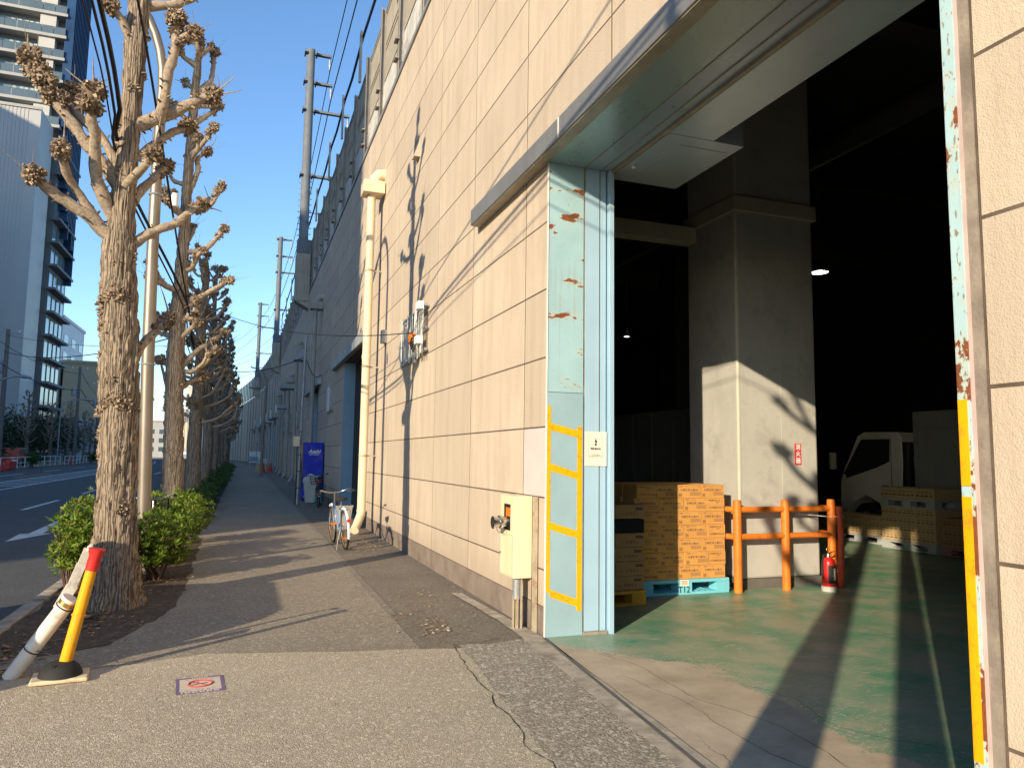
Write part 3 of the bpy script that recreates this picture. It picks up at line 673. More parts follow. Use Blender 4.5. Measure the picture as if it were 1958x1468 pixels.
for y, lab in ((37.4, 'shaded downpipe, third along the wall from the doorway'), (43.5, 'slim shaded downpipe beyond the grey pole by the vending machine'), (48.8, 'shaded downpipe with angled foot near the traffic cones'), (53.5, 'farthest shaded downpipe on the straight wall, near the red cones')):
    downpipe(y, lab, M['pipe_grey'], 6.6 if y < 40 else 5.6, hop=True)
mb = MB(); mb.box(WX-.1, WX-.004, 14.3, 14.5, 3.75, 4.0)
tag(mb.build('wall_box', M['galv'], None, bevel=.006), 'small grey box on the wall just right of the cream downpipe', 'box')

# ------------------------------------------------------------------ fire department connection box
fb = thing('hydrant_cabinet', 'cream metal fire hose connection cabinet on the wall beside the doorway', 'cabinet', (2.355, 6.43, 0))
MB().box(0, .18, 0, .39, .46, 1.2).build('case', M['cream'], fb, bevel=.006)
MB().box(-.004, -.0005, .03, .36, .48, .84).build('door', M['cream'], fb)
mb = MB(); mb.box(-.0055, -.0003, .027, .03, .478, .842); mb.box(-.0055, -.0003, .36, .363, .478, .842); mb.box(-.0055, -.0003, .03, .36, .477, .48); mb.box(-.0055, -.0003, .03, .36, .84, .843); mb.build('door_gap', M['duct'], fb)
MB().cyl((-.004, .34, .66), (-.014, .34, .66), .012).build('lock', M['chrome'], fb, True)
MB().box(-.003, -.0005, .1, .27, .88, 1.12).build('recess_plate', M['black'], fb)
MB().box(-.008, -.0035, .1, .21, 1.01, 1.09).build('notice', M['orange'], fb)
h = MB(); h.tube([(0, .2, .96), (-.05, .2, .955)], .05, 14); h.tube([(-.05, .2, .955), (-.075, .2, .953)], .062, 14); h.tube([(-.075, .2, .953), (-.13, .2, .95)], .048, 14); h.tube([(-.13, .2, .95), (-.14, .2, .95)], .06, 14); h = h.build('hose_coupling', M['chrome'], fb, True)
MB().torus((-.07, .2, .91), (1, .2, 0), .055, .003, 20, 5).build('chain', M['chrome'], h, True)
MB().cyl((.06, .07, .27), (.06, .07, .46), .04, 14).build('drain_pipe', M['galv'], fb, True)
mb = MB(); mb.box(.02, .035, .06, .08, .0, .3); mb.box(.05, .065, .03, .1, .0, .3); mb.box(.085, .1, .03, .1, 0, .46); mb.build('support_channel', M['rust_metal'], fb)
ap = thing('angle_post', 'rust streaked steel angle post between the cream cabinet and the blue door jamb', 'post', (WX, 6.33, 0))
mb = MB(); mb.box(-.03, -.012, -.05, .05, 0, 1.2); mb.box(-.03, 0, .038, .05, 0, 1.2); mb.build('angle', M['rust_metal'], ap)
for z in (.42, .6, .75, .9, 1.05, 1.15): MB().cyl((-.03, -.005, z), (-.034, -.005, z), .008, 8).build('bolt', M['galv'], ap)

# ------------------------------------------------------------------ old slatted panel on the wall with telephone gear
gr = thing('slatted_panel', 'weathered white slatted panel high on the wall with loose cables', 'panel', (2.44, 10.72, 3.1))
fr = MB()
for z in (.03, .36, .7): fr.box(.03, .06, 0, 1.8, z, z+.035)
fr.build('frame', M['galv'], gr)
for k in range(20):
    y = .04+1.72*k/19; j = random.uniform; an = R(j(-14, 6))
    mb = MB(); mb.bar((j(-.01, .01), y+j(-.012, .012), -.03+j(-.05, .03)), (j(-.02, .02), y+j(-.03, .03), .74+j(-.06, .03)), .05, .002, upv=(math.cos(an), math.sin(an), 0)); mb.build('slat', M['grille'], gr)
for y, z in ((.06, .66), (.1, .14)): MB().box(-.07, .02, y, y+.2, z, z+.12).build('junction_box', M['white_metal'], gr, bevel=.006)
MB().box(-.08, .01, .55, .68, .22, .36).build('terminal_block', M['orange'], gr, bevel=.006)
mb = MB()
for k in range(7):
    mb.torus((-.05, .5+random.uniform(-.2, .1), .17+random.uniform(-.06, .06)), (1, random.uniform(-.3, .3), random.uniform(-.3, .3)), random.uniform(.05, .11), .006, 18, 5)
mb.build('cable_coil', M['wire'], gr, True)

# ------------------------------------------------------------------ street lamp by the near tree
sl = thing('street_lamp', 'tall brushed steel street lamp pole just behind the near tree', 'street lamp', (-1.14, 10.9, 0))
pts = [(0, 0, 0), (-.05, 0, .9), (-.11, 0, 2.7), (-.14, 0, 4.27), (-.15, 0, 5.59), (-.14, 0, 6.6)]
for k in range(1, 10): a = math.pi*.5*k/9; pts.append((-.14-.95*(1-math.cos(a)), -.05*k/9, 6.6+1.45*math.sin(a)))
pts.append((-1.6, -.05, 8.08))
MB().tube(pts, [.085, .083, .08, .075, .07, .066]+[.06]*10, 18).build('pole', M['steel'], sl, True, ang=60)
MB().lathe([(.13, 0), (.13, .02), (.09, .03), (.09, .06)], (0, 0, 0), 16).build('base_flange', M['steel'], sl, True)
MB().tube([(-1.55, -.05, 8.08), (-1.8, -.05, 8.06), (-2.2, -.05, 8.02)], [.06, .11, .05], 12).build('lamp_head', M['galv'], sl, True)
for z in (2.72, 5.05): MB().lathe([(.082, -.015), (.09, 0), (.082, .015)], (-.11 if z < 4 else -.145, 0, z), 14).build('band', M['galv'], sl, True)
MB().cyl((.1, 0, 4.92), (.1, 0, 5.1), .045, 12).build('sensor', M['white'], sl, True)

# ------------------------------------------------------------------ trees: pollarded, bare
def interp(pts, step):
    P = [Vector(p) for p in pts]; out = []
    for i in range(len(P)-1):
        p0 = P[max(i-1, 0)]; p1 = P[i]; p2 = P[i+1]; p3 = P[min(i+2, len(P)-1)]
        n = max(1, int((p2-p1).length/step))
        for j in range(n):
            t = j/n; out.append(.5*((2*p1)+(p2-p0)*t+(2*p0-5*p1+4*p2-p3)*t*t+(3*p1-p0-3*p2+p3)*t**3))
    out.append(P[-1]); return out
def rv(rng): 
    while True:
        v = Vector((rng.uniform(-1, 1), rng.uniform(-1, 1), rng.uniform(-1, 1)))
        if .05 < v.length < 1: return v.normalized()
def stub(mb, p, d, L, r, mi=1, k=4):
    d = d.normalized(); u = d.orthogonal().normalized(); w = d.cross(u); vs = []
    for t, rr in ((0, r), (1, r*.62)):
        for j in range(k): a = 2*math.pi*j/k; vs.append(p+d*L*t+(u*math.cos(a)+w*math.sin(a))*rr)
    mb.add(vs, [(j, (j+1) % k, k+(j+1) % k, k+j) for j in range(k)]+[tuple(range(k, 2*k))], mi)
def knob(mb, c, d, r, n, rng):
    r *= 1.12; n *= 1.35; c = Vector(c); cs = [(c, r)]+[(c-d*r*rng.uniform(.2, 1.1)+rv(rng)*r*.55, r*rng.uniform(.55, .8)) for _ in range(3)]
    for cc, r in cs:
        vs = []; a, b = 6, 4
        for i in range(b+1):
            th = math.pi*i/b
            for j in range(a):
                q = Vector((math.sin(th)*math.cos(2*math.pi*j/a), math.sin(th)*math.sin(2*math.pi*j/a), math.cos(th)))
                vs.append(cc+q*r*.62*(1+.5*noise.noise((cc+q)*9)))
        mb.add(vs, [(i*a+j, (i+1)*a+j, (i+1)*a+(j+1) % a, i*a+(j+1) % a) for i in range(b) for j in range(a)], 1)
        for k in range(max(6, int(n*.9))):
            q = (rv(rng)+d*.25).normalized(); stub(mb, cc+q*r*rng.uniform(.4, .62), q+rv(rng)*.75, r*rng.uniform(.25, .6), r*rng.uniform(.1, .22))
        n = n*.6
def twig(mb, p, d, L, rng, r=.006, mi=0):
    q = [p]; d = d.normalized()
    for k in range(3): d = (d+rv(rng)*.22+Vector((0, 0, .05))).normalized(); q.append(q[-1]+d*L/3)
    mb.tube(q, [r, r*.8, r*.6, r*.3], 4, mi)
def limb(mb, pts, r0, r1, rng, kn=.11, ns=70, detail=1, twigs=2):
    r0 *= 1.05; P = interp(pts, .06/detail if detail < 1 else .06); k = len(P)
    mb.tube(P, [r0+(r1-r0)*(i/(k-1))**.8 for i in range(k)], 10 if detail >= 1 else 6, 0, rough=.36, fq=12)
    for i in range(k):
        if rng.random() < .95*detail: 
            q = rv(rng); t = (P[min(i+1, k-1)]-P[max(i-1, 0)]).normalized(); q = (q-t*q.dot(t)).normalized(); rr = r0+(r1-r0)*i/k
            stub(mb, P[i]+q*rr*.7, q+t*.4, rr*.5+rng.uniform(.008, .03), rng.uniform(.007, .017))
    d = (P[-1]-P[-2]).normalized()
    if kn:
        knob(mb, P[-1], d, kn, ns, rng)
        if rng.random() < .4: knob(mb, P[-1]-d*kn*2.2+rv(rng)*kn*.4, d, kn*.6, ns//3, rng)
        for t in range(twigs+2):
            if rng.random() < .55: twig(mb, P[-1], d+rv(rng)*.9+Vector((0, 0, .2)), rng.uniform(.15, .45), rng, .011 if rng.random() < .3 else .004)
def burr(mb, p, d, r, n, rng):
    for k in range(n):
        q = (d+rv(rng)*1.0).normalized(); o = rv(rng); o = o-d*o.dot(d); stub(mb, p+o*r*rng.random()-d*.02, q, r*rng.uniform(.3, .7), r*rng.uniform(.12, .24))
def tree(name, label, loc, tpts, rads, limbs, rng, burrs=24, detail=1, group='bare pollarded street trees', n=72, big=()):
    t = thing(name, label, 'tree', loc, 0, group)
    P = interp(tpts, .035 if detail >= 1 else .2); L = len(P); rr = []
    zs = [p[2] for p in tpts]
    for p in P:
        for i in range(len(zs)-1):
            if zs[i] <= p.z <= zs[i+1] or i == len(zs)-2: f = max(0, min(1, (p.z-zs[i])/(zs[i+1]-zs[i]))); rr.append(rads[i]+(rads[i+1]-rads[i])*f); break
    tb = MB(); tb.tube(P, rr, n if detail >= 1 else 12, 0, rough=.11, fq=6, ridge=.13 if detail >= 1 else 0)
    for k in range(burrs):
        i = rng.randrange(L//12, L-2); a = rng.uniform(0, 6.28); d = Vector((math.cos(a), math.sin(a), rng.uniform(0, .4))).normalized()
        burr(tb, P[i]+d*rr[i]*.96, d, rng.uniform(.04, .11), 26 if detail >= 1 else 5, rng)
    for z, a, r in big:
        i = min(range(L), key=lambda q: abs(P[q].z-z)); d = Vector((math.cos(R(a)), math.sin(R(a)), .15)).normalized(); burr(tb, P[i]+d*rr[i]*.97, d, r, 46, rng)
    tb.build('trunk', [M['bark'], M['stub']], t, True, ang=70)
    cb = MB()
    for l in limbs: limb(cb, *l[:3], rng, *l[3:])
    cb.build('crown', [M['limb'], M['stub']], t, True, ang=60); return t
rng = random.Random(3)
T1 = {'B1': [(-0.08, 0.0, 3.61), (-0.33, -0.07, 3.88), (-0.46, -0.14, 3.98), (-0.69, -0.21, 4.1), (-0.83, -0.28, 4.21), (-0.88, -0.35, 4.26)],
'B2': [(-0.17, 0.0, 3.88), (-0.29, -0.08, 4.15), (-0.37, -0.17, 4.36), (-0.39, -0.25, 4.61), (-0.39, -0.33, 4.79), (-0.42, -0.42, 4.93), (-0.39, -0.5, 5.12)],
'B3': [(-0.33, -.05, 3.9), (-0.55, -0.15, 4.21), (-0.62, -0.3, 4.35), (-0.65, -0.45, 4.53)],
'B4': [(-0.15, 0.0, 4.28), (-0.33, -0.02, 4.56), (-0.49, -0.03, 4.74), (-0.66, -0.05, 4.96), (-0.83, -0.07, 5.17), (-0.92, -0.08, 5.32), (-1.05, -0.1, 5.57)],
'B5': [(-0.16, 0.0, 4.45), (-0.39, 0.04, 4.89), (-0.56, 0.07, 5.03), (-0.75, 0.11, 5.25), (-0.73, 0.15, 5.41)],
'B6': [(-0.24, 0.0, 4.22), (-0.05, -0.13, 4.42), (0.06, -0.27, 4.5), (0.17, -0.4, 4.61)],
'B7': [(-0.12, 0.0, 4.64), (0.06, 0.07, 4.83), (0.27, 0.13, 5.08), (0.44, 0.2, 5.21)],
'B8': [(-0.08, 0.0, 5.03), (0.14, -0.04, 5.16), (0.34, -0.08, 5.26), (0.52, -0.11, 5.38), (0.68, -0.15, 5.47)],
'B9': [(0.17, -0.06, 5.14), (0.2, -0.15, 5.22), (0.24, -0.22, 5.56), (0.3, -0.25, 5.89), (0.3, -0.28, 6.03), (0.3, -0.3, 6.17)],
'B9b': [(0.3, -.26, 5.92), (0.40, -0.28, 6.0), (0.47, -0.3, 6.05)],
'B10': [(-0.05, 0.0, 3.73), (0.17, 0.07, 3.93), (0.36, 0.15, 4.06), (0.47, 0.22, 4.21), (0.61, 0.3, 4.36)],
'B11': [(-0.05, 0.0, 4.22), (0.02, 0.13, 4.41), (0.14, 0.27, 4.63), (0.22, 0.4, 4.8)],
'B12': [(-0.14, 0.0, 5.9), (-0.19, -0.07, 6.01), (-0.25, -0.13, 6.14), (-0.35, -0.2, 6.24)],
'B13': [(-0.15, 0.0, 6.1), (-0.1, 0.1, 6.48), (-0.05, 0.3, 6.95)],
'B14': [(0.04, 0.0, 2.46), (0.1, 0.08, 2.66), (0.22, 0.2, 2.85), (0.34, 0.3, 3.02)]}
for k in range(9):
    a = k*2.4; z = 6.4+k*.26; L = .75-.05*k
    T1['U%d' % k] = [(-.1, 0, z), (-.1+L*.5*math.cos(a), L*.5*math.sin(a), z+.12), (-.1+L*math.cos(a), L*math.sin(a), z+.42)]
R1 = {'B1': (.075, .05, .105), 'B2': (.065, .05, .12), 'B4': (.07, .045, .12), 'B8': (.08, .045, .1), 'B9': (.055, .04, .11)}
lim = [(T1[k], *(R1.get(k, (.055, .036, .09))), 90, 1, 3) for k in T1]
for c in ((-.86, -.07, 5.22), (-.95, -.1, 5.42)): lim.append(([(-.66, -.05, 4.96), c], .03, .03, .11, 90, 1, 2))
tree('street_tree', 'large sunlit pollarded bare tree in the left foreground', (-1.18, 8.6, 0),
     [(0, 0, -.05), (0, 0, .25), (0, 0, .57), (-.02, 0, 1.09), (-.04, 0, 1.79), (-.07, 0, 2.44), (-.12, 0, 3.21), (-.15, 0, 3.66), (-.14, 0, 4.06), (-.13, 0, 4.69), (-.12, 0, 5.28), (-.12, 0, 5.87), (-.11, 0, 6.47), (-.1, .02, 7.6), (-.08, .03, 8.7)],
     [.33, .25, .21, .182, .18, .19, .168, .165, .128, .106, .1, .112, .108, .085, .05], lim, rng, 40, big=[(.95, 300, .09), (1.3, 200, .06), (1.5, 180, .07), (1.72, 185, .08), (1.98, 200, .1), (2.03, 235, .09), (2.05, 275, .11), (2.02, 310, .09), (2.0, 345, .08), (2.25, 190, .06), (2.5, 185, .08), (2.75, 180, .07), (2.95, 190, .09), (3.1, 200, .11), (3.15, 260, .1), (3.25, 185, .08), (3.5, 270, .06), (1.05, 275, .05), (1.35, 290, .045), (.75, 350, .06), (3.6, 350, .08), (5.6, 0, .07), (5.0, 180, .07)])
T2 = [[(0.03, 0.0, 3.17), (0.27, 0.11, 3.47), (0.57, 0.21, 3.75), (0.75, 0.32, 3.92)], [(-0.13, 0.0, 2.56), (0.14, 0.11, 2.85), (0.41, 0.22, 3.02)], [(-0.05, 0.0, 3.63), (0.17, -0.2, 3.86), (0.3, -0.39, 3.95)],
[(0.01, 0.0, 4.24), (0.31, -0.04, 4.53), (0.59, -0.07, 4.72), (0.8, -0.11, 4.86)], [(-0.04, 0.0, 5.36), (0.27, -0.05, 5.42), (0.45, -0.11, 5.56), (0.66, -0.16, 5.86)], [(-0.02, 0.0, 6.54), (0.12, 0.03, 6.99), (0.1, 0.05, 7.25), (0.28, 0.08, 7.45)],
[(-0.02, 0.0, 7.91), (0.26, 0.12, 8.22), (0.43, 0.25, 8.48)], [(-0.06, 0.0, 4.58), (-0.35, -0.29, 4.64), (-0.54, -0.59, 4.71)], [(-0.03, 0.0, 6.02), (-0.25, -0.33, 6.09), (-0.35, -0.67, 6.15)], [(-0.02, 0.0, 8.55), (0.18, 0.1, 8.8), (0.27, 0.2, 9.03), (0.28, 0.3, 9.63)],
[(-0.05, 0.0, 6.23), (0.32, -0.09, 6.24), (0.58, -0.18, 6.69)], [(-0.03, 0.0, 3.18), (-0.3, 0.11, 3.28), (-0.37, 0.21, 3.29)], [(-0.01, 0.0, 7.28), (0.2, -.35, 7.4), (0.41, -0.7, 7.63)], [(0.01, 0.0, 9.09), (-0.25, -0.08, 9.21), (-0.34, -0.17, 9.3)], [(0.02, 0.0, 9.31), (0.2, 0.08, 9.55), (0.31, 0.17, 9.57)]]
def rand_limbs(rng, z0, z1, n, L0, L1, det, kn=.1, ns=40, lean=.5):
    out = []
    for k in range(n):
        z = z0+(z1-z0)*(k+rng.random()*.6)/n; a = k*2.399+rng.uniform(-.5, .5); f = k/n; L = (L0+(L1-L0)*f)*rng.uniform(.75, 1.15)
        d = Vector((math.cos(a), math.sin(a), 0)); p = Vector((0, 0, z)); up_ = Vector((0, 0, 1))
        q = [p, p+d*L*.45+up_*L*.12+rv(rng)*.05, p+d*L*.8+up_*L*.38+rv(rng)*.06, p+d*L+up_*L*(.55+.4*rng.random()*lean*2)]
        out.append(([tuple(v) for v in q], .055-.02*f, .032, kn*rng.uniform(.75, 1.1), ns, det, 2))
        if rng.random() < .65:
            e = (d+rv(rng)*.7).normalized(); b = q[1]; out.append(([tuple(b), tuple(b+e*L*.3+up_*L*.15), tuple(b+e*L*.45+up_*L*.4)], .035, .028, kn*.75, ns//2, det, 1))
    return out
lim2 = [(q, .06, .035, .1, 60, 1, 2) for q in T2]+rand_limbs(rng, 3.0, 9.4, 16, .75, .35, 1, .09, 45)
tree('street_tree', 'second bare pollarded tree, sunlit and leaning right behind the lamp pole', (-1.2, 15.2, .016),
     [(.0, 0, -.05), (.02, 0, .3), (.02, 0, .64), (-.04, 0, 2.0), (-.08, 0, 3.18), (-.07, 0, 4.38), (-.06, 0, 5.5), (-.04, 0, 7.27), (0, 0, 8.87), (.04, 0, 9.53), (.05, 0, 9.91)],
     [.27, .22, .195, .175, .165, .14, .105, .09, .075, .05, .03], lim2, rng, 30, n=28)
def template(seed, name, label, loc, H=9.4, det=.5, n=42):
    r = random.Random(seed); w = lambda: r.uniform(-.06, .06)
    tp = [(0, 0, -.05), (0, 0, .4), (w(), w(), 2), (w(), w(), 3.8), (w(), w(), 5.2), (w(), w(), 6.3), (w(), w(), H)]
    return tree(name, label, loc, tp, [.27, .2, .175, .15, .12, .085, .03], rand_limbs(r, 2.3, H-.2, n, 1.05, .35, det, .105, 30, .7), r, 34, det)
tA = template(21, 'street_tree', 'third pollarded tree of the row, first one standing in the shade', (-1.2, 21.6, G(21.6)), 7.0, .5, 34)
tB = template(22, 'street_tree', 'fourth pollarded tree of the row, dark in the shade', (-1.22, 28.1, G(28.1)), 8.2, .5, 36)
tC = template(23, 'street_tree', 'fifth pollarded tree of the row, dark in the shade', (-1.2, 34.4, G(34.4)), 7.6, .5, 36)
names = ['sixth', 'seventh', 'eighth', 'ninth', 'tenth', 'eleventh', 'twelfth', 'thirteenth', 'fourteenth']
for k, nm in enumerate(names):
    y = 40.9+6.5*k; s = random.uniform(.92, 1.06)
    dup((tA, tB, tC)[k % 3], (-1.2+cv(y), y, G(y)), (0, 0, 1.3+2.1*k), '%s pollarded tree along the pavement, far back in the dark row' % nm, (s, s, s))
rb_ = random.Random(31)
lb = [l for l in rand_limbs(rb_, 3.4, 9, 24, .9, .35, .5, .1, 26, .7) if l[0][-1][1] > -.15 or l[0][0][2] > 5.6]
tree('street_tree', 'pollarded tree beside the viewer whose shadow falls through the doorway', (-1.32, -.34, 0), [(0, 0, -.05), (0, 0, .4), (.02, 0, 2), (.05, .02, 3.8), (.02, .04, 5.6), (0, 0, 7.4), (0, 0, 9.3)], [.33, .235, .2, .135, .11, .08, .03], lb, rb_, 30, .5)
for k, (x, y) in enumerate(((-17.5, 74), (-17.8, 84), (-18.4, 95), (-19, 107), (-20.5, 120))):
    dup((tC, tA, tB)[k % 3], (x, y, G(y)), (0, 0, k*1.7), ['bare tree against the grey corrugated wall across the road', 'bare tree behind the white guard fence across the road', 'bare tree beside the pale utility pole across the road', 'bare tree before the beige block across the road', 'farthest bare tree across the road'][k], (.85, .85, .85))

# ------------------------------------------------------------------ shrubs
def leafy(mb, rng, cx, cy, cz, rx, ry, rz, n, ls, mi=0, per=7):
    for k in range(n):
        q = rv(rng)*(rng.random()**.4); 
        if q.z < -.75: q.z *= .5
        p = Vector((cx+q.x*rx, cy+q.y*ry, cz+q.z*rz)); bump = 1+.25*noise.noise(p*3.1)
        p = Vector((cx+q.x*rx*bump, cy+q.y*ry*bump, cz+q.z*rz*bump)); ax = (Vector((q.x*.6, q.y*.6, .9))+rv(rng)*.45).normalized()
        u = ax.orthogonal().normalized(); w = ax.cross(u); a0 = rng.random()*6.28; ls_ = ls; ls = ls*rng.choice((.6, .8, 1, 1.15))
        for j in range(per):
            a = a0+2*math.pi*j/per+rng.uniform(-.2, .2); d = (u*math.cos(a)+w*math.sin(a))*rng.uniform(.7, 1)+ax*rng.uniform(.25, .9); d.normalize()
            sd = d.cross(ax); 
            if sd.length < .05: continue
            sd = sd.normalized()*ls*rng.uniform(.15, .21); L = ls*rng.uniform(.7, 1.15); nrm = sd.cross(d).normalized()*L*.1
            o = p-ax*ls*.25*(j % 2)
            mb.add([o, o+d*L*.5+sd-nrm*.4, o+d*L, o+d*L*.5-sd-nrm*.4], [(0, 1, 2), (0, 2, 3)], mi)
        ls = ls_
def shrub(label, x, y, h, rx, ry, n, ls, m, rng, blobs=3, cat='shrub', group='shrubs in the planting strip'):
    t = thing('shrub', label, cat, (x, y, G(y)), 0, group); mb = MB()
    for b in range(blobs):
        ox, oy = rng.uniform(-.45, .45)*rx, rng.uniform(-.45, .45)*ry; hh = h*rng.uniform(.78, 1)
        leafy(mb, rng, ox, oy, hh*.55, rx*.72, ry*.72, hh*.47, n//blobs, ls)
    mb.build('foliage', m, t)
    sb = MB()
    for k in range(16):
        a = rng.random()*6.28; sb.tube([(rng.uniform(-.3, .3)*rx, rng.uniform(-.3, .3)*ry, -.02), (.45*rx*math.cos(a), .45*ry*math.sin(a), h*.4), (.6*rx*math.cos(a), .6*ry*math.sin(a), h*.62)], [.012, .009, .004], 5)
    sb.build('stems', M['twig'], t); return t
rs = random.Random(5)
shrub('bright green leafy shrub left of the near tree trunk', -1.74, 9.75, 1.12, .4, .55, 620, .085, M['leaf'], rs)
shrub('green shrub right behind the near tree trunk', -.96, 10.2, .92, .42, .5, 700, .072, M['leaf'], rs)
shrub('green shrub under the lamp pole, between trunk and bicycle basket', -1.3, 11.6, .95, .5, .7, 520, .08, M['leaf'], rs)
shrub('yellow green shrub beside the pavement in front of the second tree', -.95, 12.6, 1.02, .45, .75, 800, .075, M['leaf'], rs)
shrub('sunlit yellow green shrub at the foot of the second tree', -.88, 14.0, .98, .4, .7, 650, .075, M['leaf'], rs)
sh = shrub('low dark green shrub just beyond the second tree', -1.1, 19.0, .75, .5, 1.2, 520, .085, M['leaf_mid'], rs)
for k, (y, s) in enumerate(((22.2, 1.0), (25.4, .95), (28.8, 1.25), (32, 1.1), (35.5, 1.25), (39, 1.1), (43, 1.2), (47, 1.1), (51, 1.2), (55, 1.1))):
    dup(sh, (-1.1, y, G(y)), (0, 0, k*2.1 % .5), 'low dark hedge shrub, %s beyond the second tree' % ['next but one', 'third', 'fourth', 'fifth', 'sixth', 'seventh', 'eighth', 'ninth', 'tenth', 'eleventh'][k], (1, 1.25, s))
# fallen leaves and grit
def litter(name, n, boxes, size, rng, zo=.008, m='litter'):
    mb = MB()
    for k in range(n):
        b = rng.choice(boxes); x, y = rng.gauss((b[0]+b[1])/2, (b[1]-b[0])/4), rng.gauss((b[2]+b[3])/2, (b[3]-b[2])/4); s = size*rng.uniform(.4, 1.3); a = rng.random()*6.28
        u = Vector((math.cos(a), math.sin(a), rng.uniform(-.25, .35)))*s; w = Vector((-math.sin(a), math.cos(a), rng.uniform(-.25, .35)))*s*.45; p = Vector((x, y, G(y)+zo+abs(u.z)+abs(w.z)))
        mb.add([p-u, p+w, p+u, p-w], [(0, 1, 2), (0, 2, 3)])
    return struct(mb.build(name, M[m]), 'stuff')
rl = random.Random(8)
litter('fallen_leaves', 900, [(1.45, 2.3, 6.6, 9), (1.6, 2.5, 11.5, 13.6), (1.7, 2.5, 12.6, 14.2), (1.5, 1.9, 6.2, 7.4), (-1.7, -.7, 7.3, 8.4), (-1.2, -.6, 9, 13), (1.7, 2.5, 14.5, 17)], .022, rl)
litter('fallen_leaves', 500, [(-1.9, 2.4, 5, 25), (-1.9, -.8, 6.4, 8.2), (-1.8, -1.3, 5.8, 7.5)], .014, rl)
litter('fallen_leaves', 90, [(-1.6, -1.05, 7.6, 8.3), (-1.75, -1.3, 5.9, 7.2)], .05, rl)
mb = MB()
for k in range(260):
    x, y = rl.choice(((rl.uniform(1.4, 2.5), rl.uniform(6.2, 14)), (rl.uniform(2.38, 2.52), rl.uniform(6.4, 10)), (rl.uniform(-.6, 1.6), rl.uniform(2, 9)))); r = rl.uniform(.0015, .0045)
    p = Vector((x, y, G(y)+r*.6+.008)); mb.add([p+Vector((r, 0, 0)), p+Vector((0, r, 0)), p-Vector((r, 0, 0)), p-Vector((0, r, 0)), p+Vector((0, 0, r)), p-Vector((0, 0, r))], [(0, 1, 4), (1, 2, 4), (2, 3, 4), (3, 0, 4), (1, 0, 5), (2, 1, 5), (3, 2, 5), (0, 3, 5)])
struct(mb.build('grit', M['litter']), 'stuff')

# ------------------------------------------------------------------ delineator post and white pipe, floor decal
dp = thing('delineator_post', 'leaning yellow delineator post with red cap on a black dome base', 'post', (-1.1, 5.95, .01))
mb = MB(); mb.box(-.17, .17, -.13, .13, 0, .028); mb.build('base_plate', M['base_cream'], dp, bevel=.01); dp.rotation_euler = (0, 0, .12)
MB().lathe([(.135, .028), (.13, .05), (.11, .085), (.075, .112), (.05, .12), (.03, .122)], (.0, 0, 0), 24).build('dome_base', M['rubber'], dp, True)
MB().lathe([(.018, .118), (.022, .13), (.016, .132), (.014, .126)], (-.035, -.07, -.02), 12).build('screw_boss', M['rubber'], dp, True)
a, b = Vector((.025, 0, .11)), Vector((.145, -.02, .73))
MB().tube([a, a.lerp(b, .5), b], [.04, .038, .036], 18).build('tube', M['yellow_post'], dp, True)
MB().tube([a.lerp(b, .49), a.lerp(b, .51)], .044, 18).build('joint_ring', M['yellow_post'], dp, True)
d = (b-a).normalized()
cp = MB().tube([b-d*.01, b+d*.09, b+d*.115, b+d*.14], [.041, .041, .05, .056], 18).build('cap', M['red_cap'], dp, True)
for f in (.01, .03, .05): MB().tube([b+d*f, b+d*(f+.006)], .0435, 18).build('cap_ring', M['red_cap'], cp, True)
pp = thing('pvc_pipe', 'white plastic pipe lashed slanting against the yellow post', 'pipe', (-1.43, 6.08, 0))
a, b = Vector((0, .02, .0)), Vector((.345, -.06, .53))
MB().tube([a, b], .052, 20).build('pipe', M['pvc_white'], pp, True)
d = (b-a).normalized()
MB().tube([b-d*.05, b-d*.02], .0545, 20).build('band', M['brass'], pp, True)
MB().tube([b-d*.01, b+d*.006], .056, 20).build('end_cap', M['pvc_white'], pp, True)
mb = MB(); q = [Vector((.26, .03, .45)), Vector((.33, .05, .6)), Vector((.38, .05, .75)), Vector((.42, .02, .86)), Vector((.45, -.03, .88))]
for i in range(4): mb.bar(q[i], q[i+1]+(q[i+1]-q[i])*.03, .075-.012*i, .012, upv=(.4, -1, .2))
mb.build('flat_strip', M['pvc_white'], pp)
for f in (.36, .9):
    c = a.lerp(b, f); MB().torus(c, d, .056, .004, 20, 5).build('wire_tie', M['wire'], pp, True)
    MB().tube([c+Vector((.03, -.04, 0)), c+Vector((.15, -.08, -.03)), c+Vector((.25 if f < .5 else .18, -.1, -.02))], .003, 5).build('wire_tail', M['wire'], pp, True)
dc = thing('floor_sign', 'purple bordered no smoking sticker stuck on the pavement', 'sign', (-.195, 5.53, .0075), R(4))
MB().box(-.15, .15, -.16, .2, 0, .0015).build('border', M['purple'], dc)
MB().box(-.128, .128, -.118, .168, .0016, .0022).build('field', M['decal'], dc)
MB().torus((0, .03, .0026), (0, 0, 1), .075, .007, 32, 4).build('ring', M['decal_red'], dc)
mb = MB(); mb.bar((-.05, .085, .003), (.05, -.02, .003), .012, .0012); mb.build('slash', M['decal_red'], dc)
mb = MB(); mb.bar((-.05, .02, .0026), (.045, .045, .0026), .012, .0008); mb.bar((-.045, .06, .0026), (-.01, .075, .0026), .006, .0008); mb.build('cigarette', M['ink'], dc)
mb = MB()
for k in range(11): mb.box(-.12+.022*k, -.108+.022*k+.006*(k % 2), -.148, -.132, .0016, .0022)
for k in range(7): mb.box(-.05+.015*k, -.042+.015*k, .178, .19, .0016, .0022)
mb.build('lettering', M['paper'], dc)
mb = MB()
for k in range(6): mb.box(-.1+.034*k, -.08+.034*k, -.1, -.092, .0023, .0028); mb.box(-.09+.03*k, -.07+.03*k, .14, .147, .0023, .0028)
mb.build('small_print', M['decal_red'], dc)

